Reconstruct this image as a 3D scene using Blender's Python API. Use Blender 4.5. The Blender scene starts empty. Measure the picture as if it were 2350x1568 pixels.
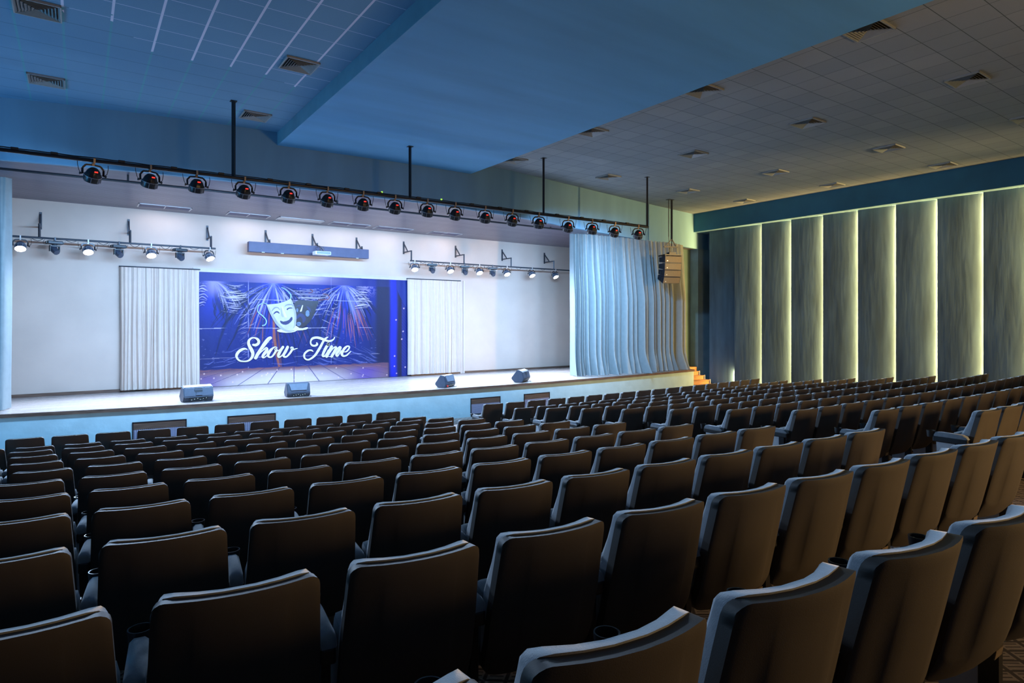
import bpy, bmesh, math, random, json
from math import sin, cos, pi, radians, sqrt, atan2, hypot
from mathutils import Vector, Matrix
import numpy as np

random.seed(7)
SC = bpy.context.scene
COL = SC.collection

# ---------------------------------------------------------------- camera, world, exposure
F_PX, PSI, HORIZON, EYE = 1418.1, 0.61228, 737.6, 2.80
cam_d = bpy.data.cameras.new('camera')
cam = bpy.data.objects.new('camera', cam_d)
COL.objects.link(cam)
cam.location = (0, 0, EYE)
cam.rotation_euler = (pi / 2, 0, -PSI)
cam_d.sensor_width = 36
cam_d.sensor_fit = 'HORIZONTAL'
cam_d.lens = 36 * F_PX / 2350
cam_d.shift_y = -(784 - HORIZON) / 2350
cam_d.clip_start = .05
cam_d.clip_end = 200
SC.camera = cam

W = bpy.data.worlds.new('world')
SC.world = W
W.use_nodes = True
W.node_tree.nodes['Background'].inputs[0].default_value = (.05, .09, .16, 1)
W.node_tree.nodes['Background'].inputs[1].default_value = 0.02

SC.view_settings.view_transform = 'Standard'
SC.view_settings.look = 'None'
SC.view_settings.gamma = 1
SC.view_settings.exposure = 0.3
SC.cycles.use_denoising = True
SC.cycles.max_bounces = 7
SC.cycles.diffuse_bounces = 5
SC.cycles.glossy_bounces = 3
SC.cycles.transmission_bounces = 2
SC.cycles.caustics_reflective = False
SC.cycles.caustics_refractive = False
SC.cycles.sample_clamp_indirect = 6
SC.cycles.use_adaptive_sampling = True

# light powers (W) and colours of the lamps that are built further down
P_PIPE, C_PIPE = 520, (.29, .58, 1.0)        # lamps on the pipe in front of the stage
P_RAIL, C_RAIL = 850, (.50, .70, 1.0)        # lamps on the two rails at the back wall
P_TROFFER, C_TROFFER = 12, (.80, .84, 1.0)   # recessed fluorescents of the stage ceiling
P_STRIP, C_STRIP = 240, (1.0, .64, .21)       # warm strips behind the side wall fins
P_REAR, C_REAR = 480, (1.0, .62, .24)        # warm house light over the rear aisle
P_SPOT, C_SPOT = 8000, (1.0, .66, .26)      # added warm fill spot from the rear towards the right side of the stage
P_LEFT_FILL, C_LEFT_FILL = 240, (.12, .50, 1.0)         # blue fill strips added on the unseen left wall


def area_light(name, loc, direction, sx, sy, power, color, parent=None, spread=pi):
    d = bpy.data.lights.new(name, 'AREA')
    d.shape = 'RECTANGLE'
    d.size, d.size_y = sx, sy
    d.energy = power
    d.color = color
    d.spread = spread
    o = bpy.data.objects.new(name, d)
    COL.objects.link(o)
    o.location = loc
    o.rotation_euler = Vector(direction).to_track_quat('-Z', 'Y').to_euler()
    if parent:
        o.parent = parent
    return o


def spot_light(name, loc, direction, angle, blend, power, color, parent=None, radius=.09):
    d = bpy.data.lights.new(name, 'SPOT')
    d.energy = power
    d.color = color
    d.spot_size = angle
    d.spot_blend = blend
    d.shadow_soft_size = radius
    o = bpy.data.objects.new(name, d)
    COL.objects.link(o)
    o.location = loc
    o.rotation_euler = Vector(direction).to_track_quat('-Z', 'Y').to_euler()
    if parent:
        o.parent = parent
    return o


spot_light('rear_fill_spot', (20.4, -3.6, 5.4), (-3.2, 20, -1.9), radians(42), .8, P_SPOT, C_SPOT, None, .35)  # unseen spot added to warm the velvet curtain and upper wall
# warm house light at the back right of the hall, behind the last rows
area_light('rear_house_light', (9.0, -4.2, 3.1), (-.15, .86, -.50), 2.0, 1.2, P_REAR, C_REAR)

# ---------------------------------------------------------------- helpers
def bm_obj(name, bm, mats, parent=None, smooth=None):
    me = bpy.data.meshes.new(name)
    bmesh.ops.recalc_face_normals(bm, faces=bm.faces)
    bm.to_mesh(me)
    bm.free()
    for m in (mats if isinstance(mats, (list, tuple)) else [mats]):
        me.materials.append(m)
    o = bpy.data.objects.new(name, me)
    COL.objects.link(o)
    if smooth is not None:
        for p in me.polygons:
            p.use_smooth = True
        if smooth < 180:
            try:
                me.set_sharp_from_angle(angle=radians(smooth))
            except Exception:
                pass
    if parent:
        o.parent = parent
    return o


def empty(name, loc=(0, 0, 0), rotz=0):
    o = bpy.data.objects.new(name, None)
    COL.objects.link(o)
    o.empty_display_size = .1
    o.location = loc
    o.rotation_euler = (0, 0, rotz)
    return o


def tag(o, label, cat, group=None):
    o['label'] = label
    o['category'] = cat
    if group:
        o['group'] = group
    return o


def struct(o, label=None):
    o['kind'] = 'structure'
    return o


def box(bm, lo, hi, mi=0, bevel=0, M=None):
    x0, y0, z0 = lo
    x1, y1, z1 = hi
    vs = [bm.verts.new(p) for p in ((x0, y0, z0), (x1, y0, z0), (x1, y1, z0), (x0, y1, z0),
                                    (x0, y0, z1), (x1, y0, z1), (x1, y1, z1), (x0, y1, z1))]
    fs = [bm.faces.new([vs[i] for i in f]) for f in ((0, 3, 2, 1), (4, 5, 6, 7), (0, 1, 5, 4), (1, 2, 6, 5), (2, 3, 7, 6), (3, 0, 4, 7))]
    for f in fs:
        f.material_index = mi
    if bevel:
        es = list({e for f in fs for e in f.edges})
        r = bmesh.ops.bevel(bm, geom=es, offset=bevel, segments=2, affect='EDGES', profile=.6)
        vs = [v for v in r['verts']]
        vs = list({v for f in r['faces'] for v in f.verts} | {v for v in vs})
        for f in r['faces']:
            f.material_index = mi
    if M is not None:
        allv = list({v for v in vs if v.is_valid})
        if bevel:
            seen = set(allv)
            stack = list(allv)
            while stack:
                v = stack.pop()
                for e in v.link_edges:
                    w = e.other_vert(v)
                    if w not in seen:
                        seen.add(w)
                        stack.append(w)
            allv = list(seen)
        for v in allv:
            v.co = M @ v.co
    return vs


def frame(axis):
    a = Vector(axis).normalized()
    u = a.orthogonal().normalized()
    if abs(a.z) < .95:
        u = a.cross(Vector((0, 0, 1))).normalized()
    w = a.cross(u).normalized()
    return a, u, w


def lathe(bm, origin, axis, prof, n=16, mi=0, cap=True, phase=0.0):
    """prof: list of (distance along axis, radius)"""
    a, u, w = frame(axis)
    o = Vector(origin)
    rings = []
    for t, r in prof:
        c = o + a * t
        if r < 1e-5:
            rings.append([bm.verts.new(c)])
        else:
            rings.append([bm.verts.new(c + (u * cos(phase + 2 * pi * i / n) + w * sin(phase + 2 * pi * i / n)) * r) for i in range(n)])
    for A, B in zip(rings, rings[1:]):
        for i in range(n):
            j = (i + 1) % n
            if len(A) == 1 and len(B) == 1:
                continue
            if len(A) == 1:
                f = bm.faces.new((A[0], B[i], B[j]))
            elif len(B) == 1:
                f = bm.faces.new((A[i], A[j], B[0]))
            else:
                f = bm.faces.new((A[i], A[j], B[j], B[i]))
            f.material_index = mi
    if cap:
        for R in (rings[0], rings[-1]):
            if len(R) > 2:
                bm.faces.new(R).material_index = mi


def cyl(bm, p0, p1, r, n=10, mi=0, r1=None):
    p0, p1 = Vector(p0), Vector(p1)
    d = p1 - p0
    lathe(bm, p0, d, [(0, r), (d.length, r if r1 is None else r1)], n, mi)


def tube(bm, pts, r, n=6, mi=0):
    pts = [Vector(p) for p in pts]
    rings = []
    prev = None
    for i, p in enumerate(pts):
        d = (pts[min(i + 1, len(pts) - 1)] - pts[max(i - 1, 0)]).normalized()
        u = d.orthogonal() if prev is None else (prev - d * prev.dot(d))
        u.normalize()
        prev = u
        w = d.cross(u)
        rings.append([bm.verts.new(p + (u * cos(2 * pi * k / n) + w * sin(2 * pi * k / n)) * r) for k in range(n)])
    for A, B in zip(rings, rings[1:]):
        for k in range(n):
            bm.faces.new((A[k], A[(k + 1) % n], B[(k + 1) % n], B[k])).material_index = mi
    for R in (rings[0], rings[-1]):
        bm.faces.new(R).material_index = mi


def bar(bm, p0, p1, w, h, mi=0):
    """square section bar between two points"""
    p0, p1 = Vector(p0), Vector(p1)
    a, u, v = frame(p1 - p0)
    q = []
    for p in (p0, p1):
        q.append([bm.verts.new(p + u * sx * w / 2 + v * sy * h / 2) for sx, sy in ((-1, -1), (1, -1), (1, 1), (-1, 1))])
    for k in range(4):
        bm.faces.new((q[0][k], q[0][(k + 1) % 4], q[1][(k + 1) % 4], q[1][k])).material_index = mi
    bm.faces.new(q[0]).material_index = mi
    bm.faces.new(q[1]).material_index = mi


def prism(bm, poly, d, mi=0):
    """poly: list of 3D points (planar), d: extrusion vector"""
    d = Vector(d)
    A = [bm.verts.new(p) for p in poly]
    B = [bm.verts.new(Vector(p) + d) for p in poly]
    n = len(A)
    bm.faces.new(A).material_index = mi
    bm.faces.new(B).material_index = mi
    for i in range(n):
        bm.faces.new((A[i], A[(i + 1) % n], B[(i + 1) % n], B[i])).material_index = mi


def grid_solid(bm, front, back, mi=0, mb=None):
    """closed shell from two point grids [i][j] of equal size"""
    n, m = len(front), len(front[0])
    A = [[bm.verts.new(p) for p in r] for r in front]
    B = [[bm.verts.new(p) for p in r] for r in back]
    for i in range(n - 1):
        for j in range(m - 1):
            bm.faces.new((A[i][j], A[i + 1][j], A[i + 1][j + 1], A[i][j + 1])).material_index = mi
            bm.faces.new((B[i][j], B[i][j + 1], B[i + 1][j + 1], B[i + 1][j])).material_index = mi if mb is None else mb
    rim = [(i, 0) for i in range(n)] + [(n - 1, j) for j in range(1, m)] + [(i, m - 1) for i in range(n - 2, -1, -1)] + [(0, j) for j in range(m - 2, 0, -1)]
    for k in range(len(rim)):
        a, b = rim[k], rim[(k + 1) % len(rim)]
        bm.faces.new((A[a[0]][a[1]], A[b[0]][b[1]], B[b[0]][b[1]], B[a[0]][a[1]])).material_index = mi


def catmull(pts, n):
    P = [np.array(p, float) for p in pts]
    P = [2 * P[0] - P[1]] + P + [2 * P[-1] - P[-2]]
    out = []
    for i in range(1, len(P) - 2):
        for k in range(n):
            t = k / n
            p0, p1, p2, p3 = P[i - 1:i + 3]
            out.append(.5 * ((2 * p1) + (p2 - p0) * t + (2 * p0 - 5 * p1 + 4 * p2 - p3) * t * t + (3 * p1 - p0 - 3 * p2 + p3) * t ** 3))
    out.append(P[-2])
    return out


def copy_thing(root, loc, rotz=None, skip=()):
    r = root.copy()
    COL.objects.link(r)
    r.location = loc
    if rotz is not None:
        r.rotation_euler = (0, 0, rotz)
    for ch in list(root.children):
        if ch.name.split('.')[0] in skip:
            continue
        c = ch.copy()
        COL.objects.link(c)
        c.parent = r
        for g in list(ch.children):
            d = g.copy()
            COL.objects.link(d)
            d.parent = c
    return r


ORD = ['', 'first', 'second', 'third', 'fourth', 'fifth', 'sixth', 'seventh', 'eighth', 'ninth', 'tenth', 'eleventh', 'twelfth',
       'thirteenth', 'fourteenth', 'fifteenth', 'sixteenth', 'seventeenth', 'eighteenth', 'nineteenth', 'twentieth']

# ---------------------------------------------------------------- materials
def nodes(m):
    m.use_nodes = True
    return m.node_tree.nodes, m.node_tree.links, m.node_tree.nodes['Principled BSDF']


def mat(name, color, rough=.6, metal=0, spec=.5, noise=0, nscale=8, bump=0, bscale=60, sheen=0, stretch=None, emit=None, estr=0):
    m = bpy.data.materials.new(name)
    N, L, B = nodes(m)
    B.inputs['Roughness'].default_value = rough
    B.inputs['Metallic'].default_value = metal
    B.inputs['Specular IOR Level'].default_value = spec
    B.inputs['Base Color'].default_value = (*color, 1)
    if sheen:
        B.inputs['Sheen Weight'].default_value = sheen
        B.inputs['Sheen Roughness'].default_value = .4
    tc = N.new('ShaderNodeTexCoord')
    vec = tc.outputs['Object']
    if stretch:
        mp = N.new('ShaderNodeMapping')
        mp.inputs['Scale'].default_value = stretch
        L.new(vec, mp.inputs['Vector'])
        vec = mp.outputs['Vector']
    if noise:
        t = N.new('ShaderNodeTexNoise')
        t.inputs['Scale'].default_value = nscale
        t.inputs['Detail'].default_value = 5
        L.new(vec, t.inputs['Vector'])
        r = N.new('ShaderNodeMapRange')
        r.inputs['From Min'].default_value = .3
        r.inputs['From Max'].default_value = .7
        r.inputs['To Min'].default_value = 1 - noise
        r.inputs['To Max'].default_value = 1 + noise
        L.new(t.outputs['Fac'], r.inputs['Value'])
        v = N.new('ShaderNodeVectorMath')
        v.operation = 'SCALE'
        v.inputs[0].default_value = color
        L.new(r.outputs['Result'], v.inputs['Scale'])
        L.new(v.outputs['Vector'], B.inputs['Base Color'])
    if bump:
        t2 = N.new('ShaderNodeTexNoise')
        t2.inputs['Scale'].default_value = bscale
        t2.inputs['Detail'].default_value = 4
        L.new(vec, t2.inputs['Vector'])
        b = N.new('ShaderNodeBump')
        b.inputs['Strength'].default_value = bump
        b.inputs['Distance'].default_value = .02
        L.new(t2.outputs['Fac'], b.inputs['Height'])
        L.new(b.outputs['Normal'], B.inputs['Normal'])
    if emit:
        B.inputs['Emission Color'].default_value = (*emit, 1)
        B.inputs['Emission Strength'].default_value = estr
    return m


def math_node(N, L, op, a, b=None, c=None):
    n = N.new('ShaderNodeMath')
    n.operation = op
    for i, v in enumerate((a, b, c)):
        if v is None:
            continue
        if isinstance(v, (int, float)):
            n.inputs[i].default_value = v
        else:
            L.new(v, n.inputs[i])
    return n.outputs[0]


def mixc(N, L, fac, a, b):
    n = N.new('ShaderNodeMix')
    n.data_type = 'RGBA'
    for sock, v in ((n.inputs[0], fac), (n.inputs[6], a), (n.inputs[7], b)):
        if isinstance(v, (int, float)):
            sock.default_value = v
        elif isinstance(v, tuple):
            sock.default_value = (*v, 1)
        else:
            L.new(v, sock)
    return n.outputs[2]


def obj_xyz(N, L):
    tc = N.new('ShaderNodeTexCoord')
    s = N.new('ShaderNodeSeparateXYZ')
    L.new(tc.outputs['Object'], s.inputs[0])
    return tc.outputs['Object'], s.outputs[0], s.outputs[1], s.outputs[2]


def noise_fac(N, L, vec, scale, detail=4):
    t = N.new('ShaderNodeTexNoise')
    t.inputs['Scale'].default_value = scale
    t.inputs['Detail'].default_value = detail
    L.new(vec, t.inputs['Vector'])
    return t.outputs['Fac']


TX, TY = .597, .545      # ceiling tile module


def ceiling_material():
    """painted mineral tiles in a grid; the left bay's wide bars are bare metal towards the rear"""
    m = bpy.data.materials.new('ceiling_tiles')
    N, L, B = nodes(m)
    vec, x, y, z = obj_xyz(N, L)
    def line(v, off, mod, half):
        t = math_node(N, L, 'PINGPONG', math_node(N, L, 'SUBTRACT', v, off), mod / 2)
        return math_node(N, L, 'LESS_THAN', t, half)
    lx = line(x, -.78, TX, .017)
    lxr = line(x, -.78, TX, .005)
    ly = line(y, 10.91, TY, .006)
    left = math_node(N, L, 'LESS_THAN', x, 6.5)
    # ragged edge where the repainting of the bars stops
    w = math_node(N, L, 'MULTIPLY', noise_fac(N, L, vec, .9), 3.0)
    lim = math_node(N, L, 'ADD', math_node(N, L, 'MULTIPLY', x, .42), math_node(N, L, 'ADD', w, 9.4))
    bare = math_node(N, L, 'LESS_THAN', y, lim)
    n1 = noise_fac(N, L, vec, .6)
    n2 = noise_fac(N, L, vec, 90)
    leftc = mixc(N, L, n1, (.14, .31, .49), (.18, .37, .55))
    rightc = mixc(N, L, n1, (.26, .31, .36), (.36, .40, .43))
    # tile to tile variation of the right bay
    cx_ = math_node(N, L, 'FLOOR', math_node(N, L, 'DIVIDE', math_node(N, L, 'SUBTRACT', x, -.78), TX))
    cy_ = math_node(N, L, 'FLOOR', math_node(N, L, 'DIVIDE', math_node(N, L, 'SUBTRACT', y, 10.91), TY))
    comb = N.new('ShaderNodeCombineXYZ')
    L.new(cx_, comb.inputs[0])
    L.new(cy_, comb.inputs[1])
    wn = N.new('ShaderNodeTexWhiteNoise')
    wn.noise_dimensions = '2D'
    L.new(comb.outputs[0], wn.inputs['Vector'])
    rightc = mixc(N, L, math_node(N, L, 'MULTIPLY', wn.outputs['Value'], .4), rightc, (.20, .26, .31))
    base = mixc(N, L, left, rightc, leftc)
    grain = mixc(N, L, math_node(N, L, 'MULTIPLY', n2, .22), base, (.02, .03, .05))
    barc = mixc(N, L, bare, (.12, .36, .45), (.74, .74, .90))
    c1 = mixc(N, L, math_node(N, L, 'MULTIPLY', lx, left), grain, barc)
    thinl = mixc(N, L, bare, (.06, .16, .22), (.62, .66, .82))
    c2 = mixc(N, L, math_node(N, L, 'MULTIPLY', ly, left), c1, thinl)
    right = math_node(N, L, 'SUBTRACT', 1.0, left)
    anyl = math_node(N, L, 'MAXIMUM', lxr, ly)
    c3 = mixc(N, L, math_node(N, L, 'MULTIPLY', anyl, right), c2, (.06, .09, .10))
    L.new(c3, B.inputs['Base Color'])
    B.inputs['Roughness'].default_value = .8
    b = N.new('ShaderNodeBump')
    b.inputs['Strength'].default_value = .25
    b.inputs['Distance'].default_value = .01
    L.new(n2, b.inputs['Height'])
    L.new(b.outputs['Normal'], B.inputs['Normal'])
    return m


def plank_material(name, ca, cb, width, along='x', rough=.4, gap=.03, gapc=(.02, .015, .012), bump=.3):
    m = bpy.data.materials.new(name)
    N, L, B = nodes(m)
    vec, x, y, z = obj_xyz(N, L)
    a, c = (x, y) if along == 'x' else (y, x)
    row = math_node(N, L, 'FLOOR', math_node(N, L, 'DIVIDE', c, width))
    fr = math_node(N, L, 'PINGPONG', c, width / 2)
    gp = math_node(N, L, 'LESS_THAN', fr, width * gap)
    wn = N.new('ShaderNodeTexWhiteNoise')
    wn.noise_dimensions = '1D'
    L.new(row, wn.inputs['W'])
    comb = N.new('ShaderNodeCombineXYZ')
    L.new(math_node(N, L, 'ADD', math_node(N, L, 'MULTIPLY', a, .6), math_node(N, L, 'MULTIPLY', wn.outputs['Value'], 9)), comb.inputs[0])
    L.new(math_node(N, L, 'MULTIPLY', c, 14), comb.inputs[1])
    g = noise_fac(N, L, comb.outputs[0], 2.2, 6)
    f = math_node(N, L, 'ADD', math_node(N, L, 'MULTIPLY', g, .7), math_node(N, L, 'MULTIPLY', wn.outputs['Value'], .35))
    col = mixc(N, L, f, ca, cb)
    col = mixc(N, L, gp, col, gapc)
    L.new(col, B.inputs['Base Color'])
    r = N.new('ShaderNodeMapRange')
    r.inputs['To Min'].default_value = rough * .75
    r.inputs['To Max'].default_value = rough * 1.3
    L.new(g, r.inputs['Value'])
    L.new(r.outputs['Result'], B.inputs['Roughness'])
    b = N.new('ShaderNodeBump')
    b.inputs['Strength'].default_value = bump
    b.inputs['Distance'].default_value = .01
    L.new(math_node(N, L, 'SUBTRACT', math_node(N, L, 'MULTIPLY', g, .3), gp), b.inputs['Height'])
    L.new(b.outputs['Normal'], B.inputs['Normal'])
    return m


def carpet_material():
    m = bpy.data.materials.new('carpet')
    N, L, B = nodes(m)
    vec, x, y, z = obj_xyz(N, L)
    u = math_node(N, L, 'ADD', x, y)
    v = math_node(N, L, 'SUBTRACT', x, y)
    k = .16
    a = math_node(N, L, 'PINGPONG', u, k / 2)
    c = math_node(N, L, 'PINGPONG', v, k / 2)
    d1 = math_node(N, L, 'LESS_THAN', a, .014)
    d2 = math_node(N, L, 'LESS_THAN', c, .014)
    a2 = math_node(N, L, 'PINGPONG', math_node(N, L, 'ADD', u, .04), k / 6)
    d3 = math_node(N, L, 'MULTIPLY', math_node(N, L, 'LESS_THAN', a2, .008), math_node(N, L, 'GREATER_THAN', c, .03))
    dk = math_node(N, L, 'MAXIMUM', math_node(N, L, 'MAXIMUM', d1, d2), d3)
    n = noise_fac(N, L, vec, 25)
    base = mixc(N, L, n, (.20, .15, .12), (.34, .27, .22))
    L.new(mixc(N, L, dk, base, (.045, .032, .03)), B.inputs['Base Color'])
    B.inputs['Roughness'].default_value = .95
    return m


M = dict(
    shell=mat('seat_shell', (.062, .052, .045), .60, spec=.32, noise=.10, nscale=3, bump=.05, bscale=300),
    fabric=mat('seat_fabric', (.21, .24, .27), .85, noise=.12, nscale=30, bump=.12, bscale=260, sheen=1.0),
    black=mat('black_plastic', (.014, .014, .016), .38, noise=.1, nscale=9),
    metal_black=mat('black_steel', (.018, .018, .022), .35, metal=.4, noise=.15, nscale=12),
    side_panel=mat('seat_side_panel', (.46, .50, .54), .6, noise=.08, nscale=10),
    plate=mat('maker_plate', (.16, .12, .08), .4, noise=.3, nscale=60),
    wall_blue=mat('blue_wall_paint', (.066, .120, .18), .72, noise=.34, nscale=1.0, bump=.3, bscale=2.2, stretch=(1, 2.4, .45)),
    soffit_blue=mat('soffit_paint', (.02, .13, .24), .75, noise=.12, nscale=1.2),
    upper=mat('upper_wall_paint', (.15, .30, .42), .75, noise=.10, nscale=1.0, stretch=(1.5, 1, .25)),
    drop=mat('drop_ceiling_paint', (.11, .35, .62), .75, noise=.10, nscale=.7, stretch=(.35, 2.2, 1)),
    drop_edge=mat('drop_ceiling_edge', (.16, .31, .38), .75, noise=.1, nscale=2),
    stage_front=mat('stage_front_plaster', (.36, .48, .50), .75, noise=.07, nscale=3, bump=.35, bscale=5),
    white_wall=mat('white_stage_wall', (.46, .345, .285), .8, noise=.05, nscale=1.1, bump=.08, bscale=7),
    white_trim=mat('white_trim', (.46, .37, .33), .6, noise=.04, nscale=4),
    ceiling=ceiling_material(),
    slats=plank_material('stage_ceiling_slats', (.085, .07, .10), (.20, .165, .215), .11, 'x', .32, .10, (.03, .025, .025), .5),
    boards=plank_material('stage_boards', (.24, .18, .155), (.40, .31, .275), .09, 'x', .26, .012, (.10, .08, .07), .12),
    edge_wood=mat('stage_edge_wood', (.10, .052, .034), .5, noise=.5, nscale=6, stretch=(.4, 4, 4)),
    step_wood=mat('step_wood', (.33, .165, .07), .4, noise=.3, nscale=5, stretch=(.6, 5, 5)),
    carpet=carpet_material(),
    dark_wall=mat('dark_green_wall', (.045, .085, .085), .8, noise=.15, nscale=1.5),
    pilaster=mat('pilaster_paint', (.20, .30, .33), .75, noise=.12, nscale=2),
    velvet=mat('blue_velvet', (.215, .24, .24), .8, noise=.05, nscale=7, bump=.12, bscale=60, sheen=.12),
    white_cloth=mat('white_curtain_cloth', (.50, .38, .315), .85, noise=.03, nscale=6, bump=.03, bscale=200),
    screen_box=mat('grey_blue_housing', (.065, .062, .12), .55, noise=.1, nscale=5),
    proj=mat('projector_white', (.75, .75, .78), .4, noise=.04, nscale=9),
    proj_dark=mat('projector_face', (.05, .06, .10), .3, noise=.1, nscale=9),
    bracket=mat('bracket_steel', (.035, .038, .05), .45, metal=.3, noise=.1, nscale=14),
    speaker=mat('speaker_cabinet', (.036, .043, .065), .5, noise=.12, nscale=14, bump=.1, bscale=220),
    speaker_dark=mat('speaker_panel', (.012, .013, .018), .45, noise=.2, nscale=20),
    array_face=mat('array_grille', (.20, .13, .06), .5, noise=.1, nscale=40),
    array_side=mat('array_side', (.012, .014, .024), .5, noise=.2, nscale=20),
    clamp=mat('clamp_brass', (.34, .24, .16), .4, metal=.5, noise=.15, nscale=40),
    cable=mat('black_cable', (.012, .012, .014), .5, noise=.1, nscale=30),
    badge=mat('silver_badge', (.75, .68, .5), .3, metal=.3, noise=.1, nscale=30),
    red_led=mat('red_display', (.3, .01, .01), .4, noise=.1, nscale=60, emit=(1, .03, .02), estr=1.6),
    green_led=mat('green_marker', (.3, .9, .1), .4, noise=.1, nscale=60, emit=(.5, 1, .1), estr=.8),
    lens=mat('lit_lens', (1, 1, 1), .2, noise=.01, nscale=30, emit=(.9, .95, 1), estr=14),
    dark_lens=mat('dark_lens', (.05, .06, .09), .1, noise=.1, nscale=30),
    rib=mat('lamp_rib', (.14, .16, .20), .4, noise=.1, nscale=30),
    vent=mat('vent_metal', (.30, .33, .34), .45, metal=.1, noise=.06, nscale=20),
    vent_dark=mat('vent_throat', (.02, .025, .03), .8, noise=.1, nscale=10),
    troffer=mat('troffer_white', (.5, .46, .45), .35, noise=.03, nscale=8),
    mesh=None,
)


def mesh_material():
    m = bpy.data.materials.new('perforated_mesh')
    N, L, B = nodes(m)
    vec, x, y, z = obj_xyz(N, L)
    a = math_node(N, L, 'PINGPONG', x, .02)
    c = math_node(N, L, 'PINGPONG', z, .015)
    h = math_node(N, L, 'MULTIPLY', math_node(N, L, 'GREATER_THAN', a, .007), math_node(N, L, 'GREATER_THAN', c, .006))
    n = noise_fac(N, L, vec, 3)
    L.new(mixc(N, L, h, mixc(N, L, n, (.30, .27, .36), (.40, .36, .46)), (.025, .02, .03)), B.inputs['Base Color'])
    B.inputs['Roughness'].default_value = .5
    return m


M['mesh'] = mesh_material()

# ================================================================ the hall
ZS = .877            # stage floor
ZC = EYE + 4.5       # tiled ceiling
ZD = EYE + 4.19      # lowered ceiling field
XC, YC = 10.945, 87.014          # centre of the arcs of rows and stage edge
ROW_R = [0, 76.17, 76.96, 77.97, 78.86, 79.81, 80.75, 81.86, 82.82, 83.785, 84.77, 85.71, 86.69]
SEAT_H = .93
ROW_Z = [0] + [EYE + z - SEAT_H for z in (-1.752, -1.762, -1.647, -1.557, -1.46, -1.364, -1.23, -1.124, -1.012, -.898, -.799, -.671)]


def arc(R, x):
    return YC - sqrt(R * R - (x - XC) ** 2)


def floor_z(R):
    r = [70, 73.8, ROW_R[1] - .25] + [a for a in ROW_R[2:]] + [87.6, 95]
    z = [0, 0, ROW_Z[1]] + ROW_Z[2:] + [ROW_Z[12] + .10, ROW_Z[12] + .10]
    return float(np.interp(R, r, z))


XL, XR, YB = -9.0, 22.5, -5.0

# floor: carpeted rake that follows the arcs of the rows
bm = bmesh.new()
Rs = [71.4, 73.8, ROW_R[1] - .25] + ROW_R[2:] + [87.6, 89.5, 93.5]
xs = np.linspace(XL, XR, 40)
V = [[bm.verts.new((x, arc(R, x), floor_z(R))) for x in xs] for R in Rs]
for i in range(len(Rs) - 1):
    for j in range(len(xs) - 1):
        bm.faces.new((V[i][j], V[i][j + 1], V[i + 1][j + 1], V[i + 1][j]))
struct(bm_obj('floor', bm, M['carpet']))

# side wall on the left (out of the picture) and rear wall close the hall
bm = bmesh.new()
box(bm, (XL - .2, YB, 0), (XL, 17.8, ZC))
struct(bm_obj('wall_left', bm, M['wall_blue']))
bm = bmesh.new()
box(bm, (XL, YB - .2, 0), (XR, YB, ZC))
struct(bm_obj('wall_rear', bm, M['wall_blue']))
for y in (11.6, 13.2, 14.8):
    area_light('left_fill_light', (XL + .12, y, 3.2), (1, .24, .28), .14, 4.6, P_LEFT_FILL, C_LEFT_FILL)  # out of view, added as blue fill for stage front, curtain and ceiling

# tiled ceiling
bm = bmesh.new()
box(bm, (XL, YB, ZC), (XR, 18.2, ZC + .1))
struct(bm_obj('ceiling', bm, M['ceiling']))

# plan of the wall over the stage
plan = [tuple(p) for p in catmull([(-9, 17.7), (-4, 16.72), (-1.28, 16.05), (.16, 15.73), (1.75, 15.48), (3.87, 15.24), (6, 15.1), (8, 15.03), (9.9, 15.09),
                                   (11.1, 15.2), (14.5, 15.78), (18, 16.38), (22.5, 17.05)], 4)]


def beam_z(x):
    return EYE + float(np.interp(x, [-9, 0, 8, 11, 14, 22], [3.26, 3.24, 3.20, 3.15, 3.10, 3.06]))


bm = bmesh.new()
for (x0, y0), (x1, y1) in zip(plan, plan[1:]):
    pass
fr = [[(x, y, beam_z(x)), (x, y, ZC)] for x, y in plan]
bk = [[(x, y + .12, beam_z(x)), (x, y + .12, ZC)] for x, y in plan]
grid_solid(bm, fr, bk)
struct(bm_obj('wall_over_stage', bm, M['upper'], smooth=40))

# lowered flat field in the middle of the ceiling: runs up to the wall over the stage
dx0, dx1 = 3.88, 9.14
bm = bmesh.new()
dp = [(x, float(np.interp(x, [p[0] for p in plan], [p[1] for p in plan])) + .02) for x in np.linspace(dx0, dx1, 9)]
poly = [(x, y, ZD) for x, y in dp] + [(dx1, YB, ZD), (dx0, YB, ZD)]
A = [bm.verts.new(p) for p in poly]
Bv = [bm.verts.new((p[0], p[1], ZC - .002)) for p in poly]
bm.faces.new(A).material_index = 0
for i in range(len(A)):
    j = (i + 1) % len(A)
    bm.faces.new((A[i], A[j], Bv[j], Bv[i])).material_index = 1
struct(bm_obj('ceiling_lowered', bm, [M['drop'], M['drop_edge']]))

# ---------------------------------------------------------------- stage
RS = 71.55
sx = np.linspace(-9, 20.2, 34)
bm = bmesh.new()
edge = [(x, arc(RS, x)) for x in sx]
top = [bm.verts.new((x, y, ZS)) for x, y in edge] + [bm.verts.new((20.2, 20.2, ZS)), bm.verts.new((-9, 20.2, ZS))]
bm.faces.new(top)
stage_floor = struct(bm_obj('stage_floor', bm, M['boards']))

bm = bmesh.new()
fr = [[(x, y - .03, ZS - .075), (x, y - .03, ZS - .004)] for x, y in edge]
bk = [[(x, y + .05, ZS - .075), (x, y + .05, ZS - .004)] for x, y in edge]
grid_solid(bm, fr, bk)
struct(bm_obj('trim_1', bm, M['edge_wood'], smooth=40))       # wooden nosing of the stage

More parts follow.
